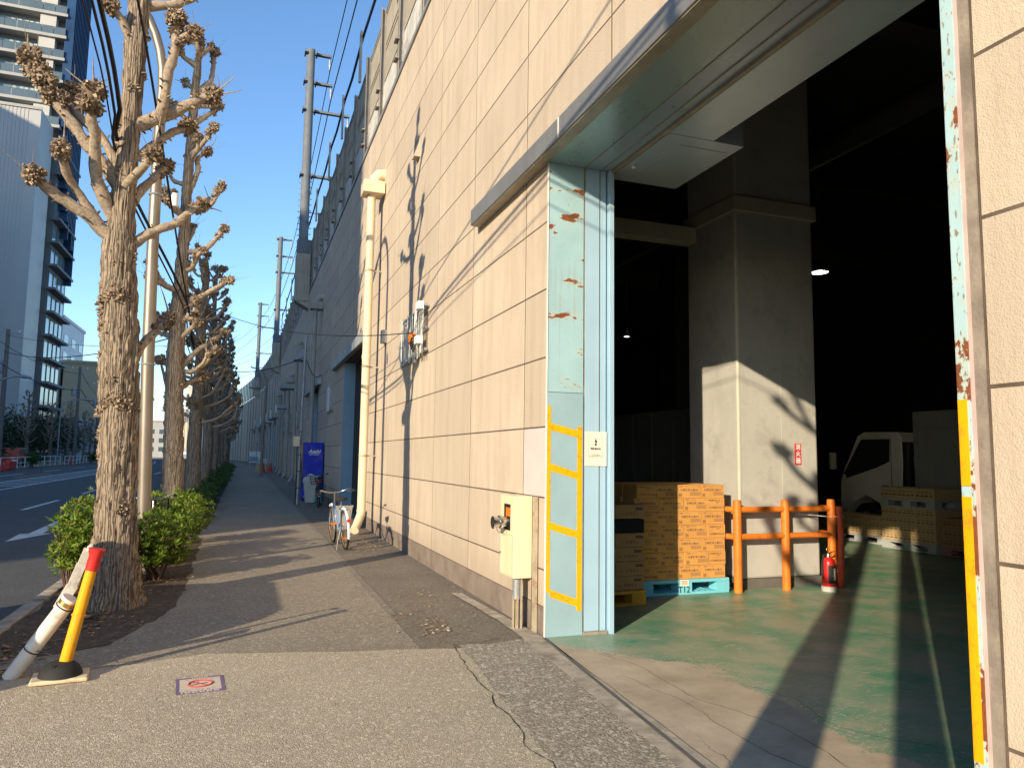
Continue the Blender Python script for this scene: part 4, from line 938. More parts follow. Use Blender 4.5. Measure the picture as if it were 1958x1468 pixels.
# ------------------------------------------------------------------ bicycles
def bicycle(label, loc, rz, lean, frame, guard, basket=False, child=None):
    t = thing('bicycle', label, 'bicycle', loc, 0, 'parked bicycles'); t.rotation_euler = (lean, 0, rz)   # forward = local +x
    r = .31
    for x, nm in ((0, 'rear_wheel'), (1.08, 'front_wheel')):
        w = MB().torus((x, 0, r+.018), (0, 1, 0), r, .018, 36, 8).build(nm, M['rubber'], t, True)
        MB().torus((x, 0, r+.018), (0, 1, 0), r-.026, .009, 36, 6).build('rim', M['rust_rim'] if guard else M['chrome'], w, True)
        s = MB()
        for k in range(18):
            a = 2*math.pi*k/18; s.tube([(x, .025*(-1)**k, r+.018), (x+(r-.03)*math.cos(a), 0, r+.018+(r-.03)*math.sin(a))], .0016, 3)
        s.build('spokes', M['chrome'], w); MB().cyl((x, -.06, r+.018), (x, .06, r+.018), .018, 10).build('hub', M['chrome'], w, True)
        MB().torus((x, 0, r+.018), (0, 1, 0), r+.038, .024, 22, 6, 0, -1.25 if x else -1.9, .45).build('mudguard', M['white'] if guard else M['galv'], t, True)
    H = r+.018
    f = MB(); bb = (.42, 0, .27); st = (.24, 0, .72); hd = (.86, 0, .74); hb = (.9, 0, .6)
    f.tube([bb, (.28, 0, .62), st], .017, 10); f.tube([hb, (.66, 0, .38), bb], .021, 10); f.tube([(.87, 0, .69), (.62, 0, .5), (.36, 0, .42)], .015, 8)
    for s in (-1, 1): f.tube([(.42, .03*s, .27), (0, .06*s, H)], .010, 8); f.tube([(.25, .02*s, .68), (0, .06*s, H)], .009, 8)
    f.tube([hd, hb], .022, 10); f.build('frame', frame, t, True)
    k = MB()
    for s in (-1, 1): k.tube([(.91, .05*s, .57), (1.0, .055*s, .42), (1.08, .055*s, H)], .012, 8)
    k.build('fork', frame, t, True)
    h = MB(); h.tube([hd, (.82, 0, .9)], .014, 10); h.tube([(.66, -.29, .93), (.76, -.24, .95), (.85, -.1, .9), (.83, 0, .895), (.85, .1, .9), (.76, .24, .95), (.66, .29, .93)], .012, 10); h = h.build('handlebar', M['chrome'], t, True)
    for s in (-1, 1): MB().tube([(.70, .275*s, .94), (.58, .31*s, .92)], .018, 10).build('grip', M['rubber'], h, True); MB().tube([(.8, .2*s, .95), (.86, .24*s, .9), (.75, .3*s, .9)], .005, 6).build('brake_lever', M['chrome'], h, True)
    s = MB(); s.prism([(.06, -.10), (.0, -.07), (-.02, 0), (0, .07), (.06, .10), (.16, .06), (.3, .02), (.3, -.02), (.16, -.06)], 2, 0, .06); so = s.build('saddle', M['rubber'], t, True, .015, (.12, 0, .79))
    MB().tube([(.25, 0, .7), (.24, 0, .8)], .013, 8).build('seat_post', M['chrome'], t, True)
    c = MB(); 
    for y in (-.06, 0, .06): c.tube([(-.2, y, .66), (.2, y, .68)], .005, 6)
    for x in (-.2, 0, .2): c.tube([(x, -.07, .665), (x, .07, .665)], .005, 6)
    for y in (-.075, .075): c.tube([(-.15, y, .66), (0, y, H)], .005, 6)
    c.build('carrier', M['chrome'], t, True)
    k = MB(); k.torus((.42, -.045, .27), (0, 1, 0), .085, .008, 20, 5); k.tube([(.42, -.06, .27), (.5, -.07, .13)], .009, 6); k.tube([(.42, .06, .27), (.34, .07, .41)], .009, 6); k.build('crankset', M['rust_rim'], t, True)
    for (x, y, z) in ((.5, -.11, .13), (.34, .11, .41)): MB().box(x-.045, x+.045, y-.05, y+.05, z-.012, z+.012).build('pedal', M['orange'] if guard else M['rubber'], t)
    MB().tube([(0, .07, H), (.0, .12, .15), (.02, .14, .0)], .007, 6).build('kickstand', M['galv'], t, True)
    if guard: MB().cyl((-.345, 0, .5), (-.37, 0, .505), .03, 14).build('reflector', M['red'], t, True)
    if basket:
        b = MB(); 
        for z in (.68, .76, .84, .92): 
            e = .02*(z-.68)/.24
            b.tube([(.95-e, -.15-e, z), (1.2+e, -.15-e, z), (1.2+e, .15+e, z), (.95-e, .15+e, z), (.95-e, -.15-e, z)], .004, 5)
        for q in range(9):
            y = -.15+.3*q/8; b.tube([(1.2, y, .68), (1.22, y*1.1, .92)], .0025, 4); b.tube([(.95, y, .68), (.93, y*1.1, .92)], .0025, 4); x = .95+.25*q/8
            b.tube([(x, -.15, .68), (x, -.17, .92)], .0025, 4); b.tube([(x, .15, .68), (x, .17, .92)], .0025, 4); b.tube([(x, -.15, .68), (x, .15, .68)], .0025, 4)
        b.build('basket', M['wire'], t, True)
    if child: MB().box(-.12, .12, -.1, .1, .69, .84).build('saddle_bag', child, t, bevel=.02)
    return t
bicycle('pale blue bicycle with white mudguards and red reflector by the cream downpipe', (1.66, 12.6, .004), R(94), R(-4), M['bike_blue'], True)
bicycle('dark bicycle leaning beside the white bin and vending machine', (2.24, 22.95, G(22.5)), R(-98), R(6), M['bike_dark'], False, True, M['orange_red'])
bicycle('bicycle hidden in the shrubs behind the near tree, only bar and basket showing', (-1.22, 12.25, .01), R(-80), R(4), M['bike_dark'], False, True)

# ------------------------------------------------------------------ by the vending machine
vm = thing('vending_machine', 'blue drinks vending machine seen from its side against the wall', 'vending machine', (1.86, 25.2, G(25)))
MB().box(0, .64, 0, 1.0, .05, 1.9).build('case', M['blue_machine'], vm, bevel=.012)
MB().box(.02, .62, .02, .98, 0, .05).build('plinth', M['black'], vm)
mb = MB(); me = text_mesh('Asahi', .17, bold=.006, shear=.25); mesh_into(mb, me, at(.35, -.002, 1.6, FACE_NY)); me = text_mesh('SOFT DRINKS', .05, bold=.002); mesh_into(mb, me, at(.35, -.002, 1.5, FACE_NY)); mb.build('lettering', M['white'], vm)
MB().box(.06, .2, -.004, -.0005, .12, .15).build('maker_plate', M['white'], vm)
MB().box(-.03, 0, .03, .97, .4, 1.85).build('front_panel', M['glass_dark'], vm)
bn = thing('waste_bin', 'pale grey plastic waste bin with domed lid before the blue vending machine', 'bin', (2.08, 24.4, G(24.4)))
mb = MB(); mb.add([(-.17, -.15, 0), (.17, -.15, 0), (.17, .15, 0), (-.17, .15, 0), (-.23, -.2, .62), (.23, -.2, .62), (.23, .2, .62), (-.23, .2, .62)], [(3, 2, 1, 0), (4, 5, 6, 7), (0, 1, 5, 4), (1, 2, 6, 5), (2, 3, 7, 6), (3, 0, 4, 7)]); mb.build('body', M['bin'], bn, bevel=.02)
MB().prism([(-.25, .6), (.25, .6), (.25, .72), (.1, .84), (-.02, .9), (-.12, .86), (-.25, .72)], 1, -.22, .22).build('lid', M['bin'], bn, bevel=.015)
bx2 = thing('grey_bin', 'cream square tub standing behind the pale blue bicycle', 'bin', (2.0, 15.9, G(16)))
mb = MB(); mb.add([(-.15, -.13, 0), (.15, -.13, 0), (.15, .13, 0), (-.15, .13, 0), (-.2, -.17, .5), (.2, -.17, .5), (.2, .17, .5), (-.2, .17, .5)], [(3, 2, 1, 0), (4, 5, 6, 7), (0, 1, 5, 4), (1, 2, 6, 5), (2, 3, 7, 6), (3, 0, 4, 7)]); mb.build('body', M['pipe_grey'], bx2, bevel=.015); MB().box(-.21, .21, -.18, .18, .47, .5).build('rim', M['pipe_grey'], bx2, bevel=.008)
tag(MB().box(2.1, 2.3, 23.1, 23.3, G(23), G(23)+.3).build('green_crate', mat('teal_plastic', (.05, .25, .25), .5), None, bevel=.015), 'small teal tub at the foot of the dark bicycle', 'crate')
gp = thing('grey_pole', 'slim grey steel pole with a cream meter box beside the vending machine', 'pole', (1.6, 23.4, G(23)))
MB().tube([(0, 0, 0), (.05, .2, 3), (.1, .4, 5.2)], .045, 12).build('pole', M['galv'], gp, True)
MB().box(-.18, -.0, -.08, .08, 1.75, 2.05).build('meter_box', M['cream'], gp, bevel=.008)
for z in (.5, 1.0, 1.5, 2.2): MB().lathe([(.05, -.012), (.053, 0), (.05, .012)], (.017*z, .067*z, z), 12).build('band', M['wire'], gp, True)
MB().tube([(-.07, 0, 1.75), (-.05, 0, .9), (-.06, 0, 0)], .012, 6).build('cable', M['wire'], gp, True)
fp = thing('steel_pole', 'bright tall steel pole on the pavement near the traffic cones', 'pole', (1.1, 48, G(48))); MB().tube([(0, 0, 0), (0, 0, 2.6), (.08, 0, 6)], [.09, .085, .06], 12).build('pole', M['steel'], fp, True); MB().tube([(.08, 0, 5.9), (-.2, 0, 6.5), (-.9, 0, 6.7)], .04, 8).build('arm', M['steel'], fp, True)
def cone(label, loc, group='red traffic cones'):
    t = thing('traffic_cone', label, 'cone', loc, 0, group); MB().box(-.19, .19, -.19, .19, 0, .03).build('base', M['red'], t, bevel=.01); MB().lathe([(.14, .03), (.09, .35), (.03, .7)], (0, 0, 0), 16).build('cone', M['red'], t, True); return t
cone('nearest red traffic cone by the wall far down the pavement', (1.45, 57, G(57))); cone('red traffic cone by the wall, behind the nearest one', (2.0, 59, G(59)))
nb = thing('notice_stand', 'blue and white notice board stand beyond the traffic cones', 'sign', (1.0, 64, G(64))); MB().box(-.5, .5, -.02, .02, .6, 1.5).build('board', M['white_metal'], nb); MB().box(-.5, .2, -.03, -.021, .7, 1.1).build('panel', M['door_blue'], nb)
for x in (-.45, .45): MB().box(x-.03, x+.03, -.02, .02, 0, .6).build('leg', M['galv'], nb)
jk = thing('scrap_crate', 'pale crate of odds and ends behind the traffic cones', 'crate', (1.4, 61.5, G(61))); MB().box(-.4, .4, -.3, .3, 0, .55).build('crate', M['carton_pale'], jk); MB().box(-.3, .4, -.25, .25, .55, .95).build('bundle', M['bin'], jk, bevel=.05)
pt = thing('pergola', 'low grey pipe canopy frame beside the bright steel pole', 'frame', (1.6, 55, G(55)))
for x in (-.7, .7): MB().box(x-.03, x+.03, -.03, .03, 0, 2.1).build('post', M['galv'], pt)
MB().box(-.9, .9, -.3, .3, 2.1, 2.16).build('roof', M['galv'], pt)

# ------------------------------------------------------------------ cables by the near tree
def bundle(label, pts, r, m='wire'):
    return tag(MB().tube(interp(pts, .3), r, 6).build('cable', M[m], None, True), label, 'cable', 'black cables strung along the trees')
bundle('thick black cable passing left of the near tree', [(-1.42, -1.6, 6.3), (-1.4, 3, 5.9), (-1.36, 6.9, 5.47), (-1.36, 8.3, 5.07), (-1.42, 9.1, 4.7), (-1.1, 14.9, 4.3), (-1.3, 21.3, 4.2), (-1.3, 40, 4.6)], .022)
bundle('second black cable beside the thick one at the near tree', [(-1.45, -1.6, 6.25), (-1.44, 3, 5.83), (-1.40, 6.9, 5.4), (-1.40, 8.3, 5.0), (-1.43, 9.1, 4.62), (-1.15, 14.9, 4.2), (-1.4, 21.3, 4.1), (-1.4, 40, 4.5)], .014)
bundle('black cable crossing in front of the near tree', [(-1.22, -1.6, 7.3), (-1.15, 5.5, 6.1), (-1.1, 8.2, 5.55), (-1.02, 10.5, 4.7), (-1.05, 14.9, 4.1), (-1.2, 21.3, 4), (-1.2, 40, 4.4)], .013)
bundle('thin black cable looping below the others at the near tree', [(-1.5, -1.6, 6.1), (-1.47, 3, 5.6), (-1.43, 7, 5.25), (-1.42, 8.3, 4.85), (-1.44, 9.2, 4.5)], .008)
wire('thin wire running from the trees to the slatted panel', [(-1.3, 21.3, 5.6), (2.38, 11.2, 3.45)], .008, .35)
wire('service wire from the trees to the pole by the vending machine', [(-1.2, 34, 5.2), (1.7, 23.8, 4.6), (2.5, 27, 4.4)], .014, .3)
wire('wire crossing the street from the left utility pole to the trees', [(-15.4, 58, 8.2), (-1.2, 21.6, 4.9)], .02, .6)
wire('upper wire crossing the street on the left', [(-15.4, 58, 9.3), (-1.2, 40, 7.2)], .015, .5)
wire('wire along the far pavement between the left utility poles', [(-15.4, 10, 8.6), (-15.6, 58, 8.8), (-14, 76, 8.6), (-17, 105, 8.4)], .02, .5)
wire('lower wire along the far pavement on the left', [(-15.4, 10, 7.0), (-15.6, 58, 7.4), (-14, 76, 7.1), (-17, 105, 7)], .03, .5)
up_ = thing('utility_pole', 'utility pole beside the viewer whose straight shadow falls into the garage', 'utility pole', (-1.5, -1.45, 0)); MB().tube([(0, 0, 0), (0, 0, 9.5)], [.15, .11], 14).build('pole', M['concrete_pole'], up_, True); MB().box(-.7, .7, -.05, .05, 8.6, 8.7).build('cross_arm', M['galv'], up_)

# ------------------------------------------------------------------ inside the garage
pl_ = thing('concrete_pillar', 'massive pale concrete pillar inside the garage, lower half in sunlight', 'pillar')
PX0, PX1, PY0, PY1 = 5.75, 6.97, 7.68, 8.76
MB().box(PX0, PX1, PY0, PY1, .12, 8.6).build('shaft', M['pillar'], pl_, bevel=.03)
MB().box(PX0-.004, PX1+.004, PY0-.004, PY1+.004, 0, .12).build('base_band', M['pillar_base'], pl_)
MB().box(PX0-.006, PX0+.035, PY0-.006, PY0+.035, .125, 4.7).build('corner_guard', M['pillar_corner'], pl_, bevel=.012)
MB().box(PX0-.04, PX1+.04, PY0-.04, PY1+.04, 4.72, 4.92).build('collar', M['duct'], pl_, bevel=.01)
MB().box(6.40, 6.404, PY0-.003, PY0-.0005, .13, 2.9).build('seam', M['pillar_corner'], pl_)
tag(MB().box(2.9, PX0-.045, PY1-.3, PY1-.1, 4.5, 4.72).build('ceiling_beam', M['duct'], None, bevel=.01), 'brown horizontal beam running from the pillar collar to the left', 'beam')
for k, (x, y) in enumerate(((14.5, 9.0), (6.3, 22.5), (14.5, 22.5), (14.5, -4))):
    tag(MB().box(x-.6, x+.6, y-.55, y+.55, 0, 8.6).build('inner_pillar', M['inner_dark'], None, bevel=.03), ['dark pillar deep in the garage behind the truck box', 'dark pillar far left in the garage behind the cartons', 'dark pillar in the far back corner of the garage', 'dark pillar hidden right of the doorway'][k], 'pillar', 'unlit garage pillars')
# sign
sg = thing('extinguisher_sign', 'narrow red vertical sign with white characters on the pillar', 'sign', (6.65, PY0-.002, 1.645))
MB().box(-.05, .05, -.004, 0, -.135, .135).build('plate', M['red_sign'], sg)
mb = MB()
for ch, z in (('消', .085), ('火', 0), ('器', -.085)): mesh_into(mb, text_mesh(ch, .078, bold=.0012), at(0, -.0055, z, FACE_NY))
mb.build('lettering', M['white'], sg)
# orange guard rail
gd = thing('guard_rail', 'orange painted tubular guard rail in front of the pillar', 'guard rail', (0, 7.5, 0))
for x in (5.58, 6.28, 6.99):
    MB().tube([(x, 0, 0), (x, 0, 1.06), (x, 0, 1.085)], [.05, .05, .042], 16).build('post', M['orange'], gd, True)
MB().tube([(7.06, -.06, 0), (7.075, -.06, .6), (7.06, -.06, 1.0)], .04, 14).build('post', M['orange_red'], gd, True)
for z in (.65, .97):
    MB().tube([(5.45, .32, z+.02), (5.5, .12, z), (5.58, 0, z), (6.3, 0, z), (7.0, 0, z)], .035, 14).build('rail', M['orange'], gd, True)
    MB().tube([(7.0, .0, z), (7.02, .5, z), (7.02, 1.0, z)], .035, 14).build('rail', M['orange'], gd, True)
MB().tube([(6.6, .14, .9), (6.95, -.03, .87), (7.1, -.1, .88)], .005, 6).build('wire_tie', M['white_metal'], gd, True)
# extinguisher
ex = thing('fire_extinguisher', 'red fire extinguisher standing at the foot of the orange rail', 'extinguisher', (6.74, 7.3, .003))
MB().lathe([(.085, 0), (.09, .008), (.088, .06), (.07, .062)], (0, 0, 0), 24).build('foot_ring', M['bin'], ex, True)
MB().lathe([(.07, .045), (.077, .06), (.078, .33), (.068, .37), (.04, .395), (.025, .40)], (0, 0, 0), 24).build('cylinder', M['red'], ex, True)
v = MB().lathe([(.022, .4), (.022, .44), (.014, .45)], (0, 0, 0), 14).build('valve', M['chrome'], ex, True)
MB().bar((.0, 0, .445), (.08, -.01, .47), .02, .008).build('lever', M['chrome'], v); MB().torus((.0, 0, .49), (0, 1, 0), .022, .005, 16, 5).build('pin_ring', M['brass'], v, True)
MB().tube([(-.02, 0, .43), (-.08, -.01, .43), (-.1, -.01, .36), (-.09, -.01, .15)], .011, 8).build('hose', M['rubber'], ex, True)
mb = MB(); prof = [(-.2+.1*i) for i in range(-6, 11)]
for a, b in zip(prof, prof[1:]):
    A, B = -math.pi/2+a, -math.pi/2+b; r = .0788; mb.add([(r*math.cos(A), r*math.sin(A), .1), (r*math.cos(B), r*math.sin(B), .1), (r*math.cos(B), r*math.sin(B), .31), (r*math.cos(A), r*math.sin(A), .31)], [(0, 1, 2, 3)])
mb.build('label', M['ink'], ex)
mb = MB(); mesh_into(mb, text_mesh('YAMATO', .036, bold=.0008), at(.012, -.0815, .205, FACE_NY @ Matrix.Rotation(R(-90), 4, 'Z'))); mb.build('lettering', M['white'], ex)
# pallets
def pallet(label, x0, y0, z0, w, d, h, m):
    t = thing('pallet', label, 'pallet', (x0, y0, z0), 0, 'pallets on the garage floor')
    MB().box(0, w, 0, d, h*.78, h).build('deck', m, t, bevel=.004); MB().box(0, w, 0, d, 0, h*.18).build('base', m, t, bevel=.004)
    for i in range(3):
        for j in range(3):
            x, y = (w-.17)*i/2, (d-.17)*j/2; MB().box(x, x+.17, y, y+.17, h*.18, h*.78).build('block', m, t)
    mb = MB()
    for k in range(10): mb.box(.2+k*(w-.4)/10, .2+k*(w-.4)/10+.02, .02, d-.02, h*.18, h*.22)
    mb.build('rib', m, t); return t
pb = pallet('bright blue plastic pallet under the orange cartons', 4.29, 7.55, .004, 1.2, 1.1, .172, M['plastic_blue'])
mb = MB(); mesh_into(mb, text_mesh('T12', .1, bold=.001), at(.58, -.0015, .055, FACE_NY)); mb.build('lettering', M['ink'], pb)
MB().box(.53, .64, -.002, -.0003, .1, .17).build('label', M['paper'], pb)
mb = MB()
for k in range(4): mb.box(.545, .625, -.003, -.0021, .115+.013*k, .12+.013*k)
mb.build('label_print', M['print_grey'], pb)
# cartons
def print_long(w, h):
    mb = MB(); z = h/2; mesh_into(mb, text_mesh('リポビタンＤ', .034, bold=.001), at(w*.44, -.0012, z*1.2, FACE_NY), 0)
    mb.box(w*.66, w*.88, -.0014, -.0004, z*1.1, z*1.34, 1)
    mb.box(w*.1, w*.24, -.0014, -.0004, z*1.66, z*1.86, 1); mesh_into(mb, text_mesh('50mL×50', .018), at(w*.42, -.0012, z*1.75, FACE_NY), 1)
    for (x0, x1, z0, z1) in ((.55, .95, .42, .46), (.55, .95, .86, .9), (.55, .56, .42, .9), (.94, .95, .42, .9), (.08, .19, .22, .27), (.08, .19, .65, .7), (.08, .1, .22, .7), (.17, .19, .22, .7)): mb.box(w*x0, w*x1, -.0014, -.0004, z*z0, z*z1, 0)
    for k in range(22): mb.box(w*(.58+.0155*k), w*(.58+.0155*k+(.009 if k % 3 else .005)), -.0014, -.0004, z*.52, z*.8, 1)
    mb.box(w*.12, w*.15, -.0014, -.0004, z*.36, z*.56, 0)
    mb.bar((w*.86, -.001, z*1.85), (w*.9, -.001, z*1.7), .005, .001, 1, (0, 1, 0)); mb.bar((w*.94, -.001, z*1.85), (w*.9, -.001, z*1.6), .005, .001, 1, (0, 1, 0))
    return mb.mesh('print', [M['print'], M['print_grey']])
def print_short(w, h):
    mb = MB(); z = h/2; mesh_into(mb, text_mesh('リポビタンＤ', .026, bold=.0008), at(w*.45, -.0012, z*1.6, FACE_NY), 0); mb.box(w*.5, w*.68, -.0014, -.0004, z*1.25, z*1.42, 1)
    mesh_into(mb, text_mesh('大正製薬株式会社', .024), at(w*.46, -.0012, z*.55, FACE_NY), 0); mb.box(w*.86, w*.95, -.0014, -.0004, z*.4, z*.75, 1)
    mb.box(0.004, w-.004, -.0014, -.0004, z*.98, z*1.0, 1); mb.box(w*.04, w*.2, -.0014, -.0004, z*1.6, z*1.75, 1)
    for k in range(3): mb.box(w*.8, w*.93, -.0014, -.0004, z*(1.3+.2*k), z*(1.35+.2*k), 1)
    return mb.mesh('print', [M['print'], M['print_grey']])
CH = .1548; LW, SW = .327, .248
prL, prS = print_long(LW, CH), print_short(SW, CH)
def carton_mesh(w, d, h, m='carton'):
    b = .003; return MB().box(.001, w-.001, 0, d-.002, .0006, h-.0006).mesh('carton', M[m])
cmL, cmS = carton_mesh(LW, SW, CH), carton_mesh(SW, LW, CH)
flap = {id(cmL): MB().box(.002, LW-.002, SW*.48, SW*.52, CH-.0004, CH+.0004).mesh('tape_seam', M['carton_pale']), id(cmS): MB().box(SW*.47, SW*.53, .002, LW-.002, CH-.0004, CH+.0004).mesh('tape_seam', M['carton_pale'])}
ORD = ['first', 'second', 'third', 'fourth', 'fifth', 'sixth', 'seventh']
for L in range(7):
    z = .178+CH*L; row = [LW, LW, LW, SW-.04] if L % 2 == 0 else [SW, LW, LW, LW]
    for back in range(3):
        xr = 5.445 if L % 2 == 0 else 5.452; xr += random.uniform(-.004, .004); yb = 7.556+back*.335+random.uniform(0, .006)
        for k, w in enumerate(row):
            long_ = w == LW; xr -= w
            t = thing('carton', 'orange carton, %s layer up, %s from right, %s row, blue pallet' % (ORD[L], ORD[k], ['front', 'middle', 'back'][back]), 'carton', (xr, yb+random.uniform(-.006, .006), z), random.uniform(-.011, .011), 'orange cartons stacked on the blue pallet')
            me = cmL if long_ else cmS
            link('body', me, t, None, .004)
            if L == 6: link('tape_seam', flap[id(me)], t)
            if back == 0: link('print', prL if long_ else prS, t)
# darker stack at the left on a yellow pallet
pallet('yellow plastic pallet half hidden behind the blue door jamb', 3.02, 7.12, .004, 1.1, 1.1, .16, M['plastic_yellow'])
dm = carton_mesh(.36, .3, .148, 'carton_dull'); dp_ = MB(); mesh_into(dp_, text_mesh('ビタミン', .04, bold=.001), at(.2, -.001, .05, FACE_NY)); dp_.lathe([(.02, 0), (.02, .001)], (.07, 0, .05), 12); dp_.box(.24, .33, -.0014, -.0004, .09, .12); dp_ = dp_.mesh('print', M['print'])
for L in range(6):
    for k in range(3):
        if L == 4 and k == 0: continue
        for back in range(2):
            t = thing('carton', 'dull brown carton, %s layer up, %s from right, %s row, yellow pallet' % (ORD[L], ORD[k], 'back' if back else 'front'), 'carton', (3.75-.365*k+(.02 if L % 2 else 0), 7.15+.4*back, .166+.15*L), random.uniform(-.01, .01), 'dull cartons stacked on the yellow pallet')
            link('body', dm, t, None, .004)
            if not back: link('print', dp_, t)
bk = thing('black_crate', 'black plastic crate sitting in the dull carton stack', 'crate', (3.74, 7.14, .77))
mb = MB(); mb.box(0, .37, 0, .015, 0, .14); mb.box(0, .37, .3, .315, 0, .14); mb.box(0, .015, .015, .3, 0, .14); mb.box(.355, .37, .015, .3, 0, .14); mb.box(.015, .355, .015, .3, 0, .01); mb.build('tub', M['black'], bk, bevel=.004)
# far pallet stacks
def stack(x, y, w, d, levels, lab, pm='plastic_grey', cm='carton_pale'):
    z = .004
    for n, lv in enumerate(levels):
        if lv == 'P':
            pallet('%s, %s' % (lab[0], 'at the bottom' if n == 0 else 'higher in the stack'), x, y, z, w, d, .15, M[pm]); z += .152
        else:
            nx = 3; bw = d/nx; cmx = carton_mesh(w-.02, bw-.004, lv, cm)
            pr = MB()
            for q in range(4): pr.box(-.0014, -.0004, .04+.09*q, .1+.09*q, lv*.3, lv*.42); pr.box(-.0014, -.0004, .06+.08*q, .1+.08*q, lv*.62, lv*.7)
            pr = pr.mesh('print', M['print'])
            for k in range(nx):
                t = thing('carton', '%s, %s level, %s from the right' % (lab[1], ORD[min(n, 6)], ORD[k]), 'carton', (x+.01, y+.002+bw*k, z), 0, 'cartons on the pallets beside the truck'); link('body', cmx, t, None, .004); link('print', pr, t)
            z += lv+.001
stack(11.2, 9.62, 1.1, 1.15, ['P', .15, .15, .15, .15, 'P', .2], ('grey pallet of the tall stack beside the truck door', 'pale carton in the tall stack beside the truck door'))
stack(11.45, 10.95, 1.1, 1.3, ['P', .14, .14, .1], ('grey pallet of the low stack below the truck cab', 'pale carton in the low stack below the truck cab'))
stack(11.2, 8.3, 1.1, 1.2, ['P', .16, .16, .16], ('pink pallet by the right door jamb', 'brown carton in the stack by the right door jamb'), 'plastic_pink', 'carton_dull')
stack(11.9, 12.4, 1.0, 1.2, ['P', .2, .2], ('grey pallet left of the truck cab', 'brown carton left of the truck cab'), cm='carton_dull')
# trucks
def truck(label, loc, scale=1):
    t = thing('delivery_truck', label, 'truck', loc, 0, 'delivery trucks in the garage')           # local +y forward, left side at x = 0
    side = [(0, .62), (0, 2.02), (.1, 2.15), (.95, 2.17), (1.1, 2.1), (1.52, 1.35), (1.6, 1.15), (1.62, .45), (1.35, .42), (1.25, .75), (.95, .9), (.6, .75), (.5, .55)]
    cab = MB().prism(side, 0, 0, 1.75).build('cab', M['truck_white'], t, True, .03)
    win = [(.32, 1.98), (.98, 1.98), (1.42, 1.36), (1.38, 1.27), (.6, 1.5), (.35, 1.62)]
    MB().prism(win, 0, -.008, .0).build('side_window', M['glass_dark'], cab)
    MB().prism([(.28, 2.02), (1.0, 2.02), (1.47, 1.36), (1.42, 1.22), (.6, 1.46), (.3, 1.58)], 0, -.004, .0).build('window_seal', M['rubber'], cab)
    MB().box(-.012, 0, .34, .5, 1.0, 1.1).build('door_handle', M['black'], cab); MB().box(-.004, 0, .26, .27, .8, 2.05).build('door_gap', M['black'], cab)
    MB().bar((0, .98, 2.0), (0, 1.5, 1.3), .02, .02).build('pillar_trim', M['rubber'], cab)
    MB().prism([(1.12, 2.08), (1.5, 1.36), (1.515, 1.37), (1.135, 2.09)], 0, .15, 1.6).build('windscreen', M['glass_dark'], cab)
    MB().tube([(-.02, 1.45, 1.5), (-.18, 1.6, 1.6)], .015, 6).build('mirror_arm', M['black'], cab); MB().box(-.27, -.13, 1.55, 1.63, 1.4, 1.75).build('mirror', M['white'], cab, bevel=.02)
    MB().box(.1, .45, 1.6, 1.64, .75, .95).build('headlight', M['chrome'], cab)
    mb = MB(); mb.tube([(.02, -.12, 1.0), (.02, -.12, 1.6), (.02, -.14, 1.95)], [.12, .09, .11], 10); mb.build('intake_duct', M['black'], t, True)
    bx = MB().box(-.02, 1.8, -4.4, -.28, .92, 2.52).build('cargo_box', M['truck_box'], t, bevel=.015)
    for k in range(6): MB().box(-.035, -.02, -4.3+.78*k, -4.25+.78*k, .95, 2.5).build('rib', M['truck_box'], bx)
    MB().box(-.03, -.02, -4.38, -.3, 2.18, 2.22).build('belt', M['galv'], bx)
    MB().box(.2, 1.55, -4.3, .5, .55, .9).build('chassis', M['black'], t)
    for y, x0 in ((.92, .02), (-3.0, .02)):
        for xx in (x0, 1.5): w = MB().cyl((xx, y, .37), (xx+.22, y, .37), .37, 24).build('wheel', M['rubber'], t, True, .02); MB().cyl((xx-.004, y, .37), (xx+.05, y, .37), .2, 16).build('rim', M['galv'], w, True)
    return t
truck('white box truck parked deep in the garage behind the far pallets', (12.0, 10.98, 0))
truck('dark second box truck behind the left carton stacks', (7.9, 15.3, 0))
# lamps and windows deep inside
def lamp(label, x, y, z, k=1, en=22):
    t = thing('pendant_lamp', label, 'lamp', (x, y, z), 0, 'lit pendant lamps in the garage'); t.scale = (k, k, 1)
    MB().lathe([(.03, .3), (.1, .26), (.24, .08), (.26, .0), (.22, .04), (.08, .2)], (0, 0, 0), 18).build('shade', M['galv'], t, True); MB().lathe([(.02, .12), (.09, .05), (.02, -.01)], (0, 0, 0), 12).build('bulb', M['bulb'], t, True)
    MB().tube([(0, 0, .28), (0, 0, 8.6-z)], .012, 6).build('rod', M['galv'], t)
    ld = bpy.data.lights.new('lamp_light', 'POINT'); ld.energy = en; ld.color = (1, .9, .74); ld.shadow_soft_size = .08; link('lamp_light', ld, t, (0, 0, -.06)); return t
lamp('lit hanging lamp just right of the concrete pillar', 12.9, 14, 6.1, .8, 16); lamp('tiny lit lamp far left in the dark garage', 10.93, 20, 5.3, .35, 2); lamp('tiny lit lamp near the pillar edge, deep in the garage', 15.9, 25, 5.2, .4, 2)
for x0, x1, z0, z1, lab in ((16.2, 17.2, 3.3, 3.55, 'small lit slot of daylight deep in the garage beside the pillar'),): tag(MB().box(x0, x1, 26.0, 26.05, z0, z1).build('light_slot', M['daylight_slot']), lab, 'light')
for k in range(5):
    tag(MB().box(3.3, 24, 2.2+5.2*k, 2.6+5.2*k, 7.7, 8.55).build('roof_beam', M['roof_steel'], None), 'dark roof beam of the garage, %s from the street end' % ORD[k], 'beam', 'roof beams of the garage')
tag(MB().tube([(9.2, -6, 6.9), (9.2, 40, 6.9)], .22, 14).build('roof_duct', M['roof_steel'], None, True), 'round duct running under the garage roof beams', 'duct')
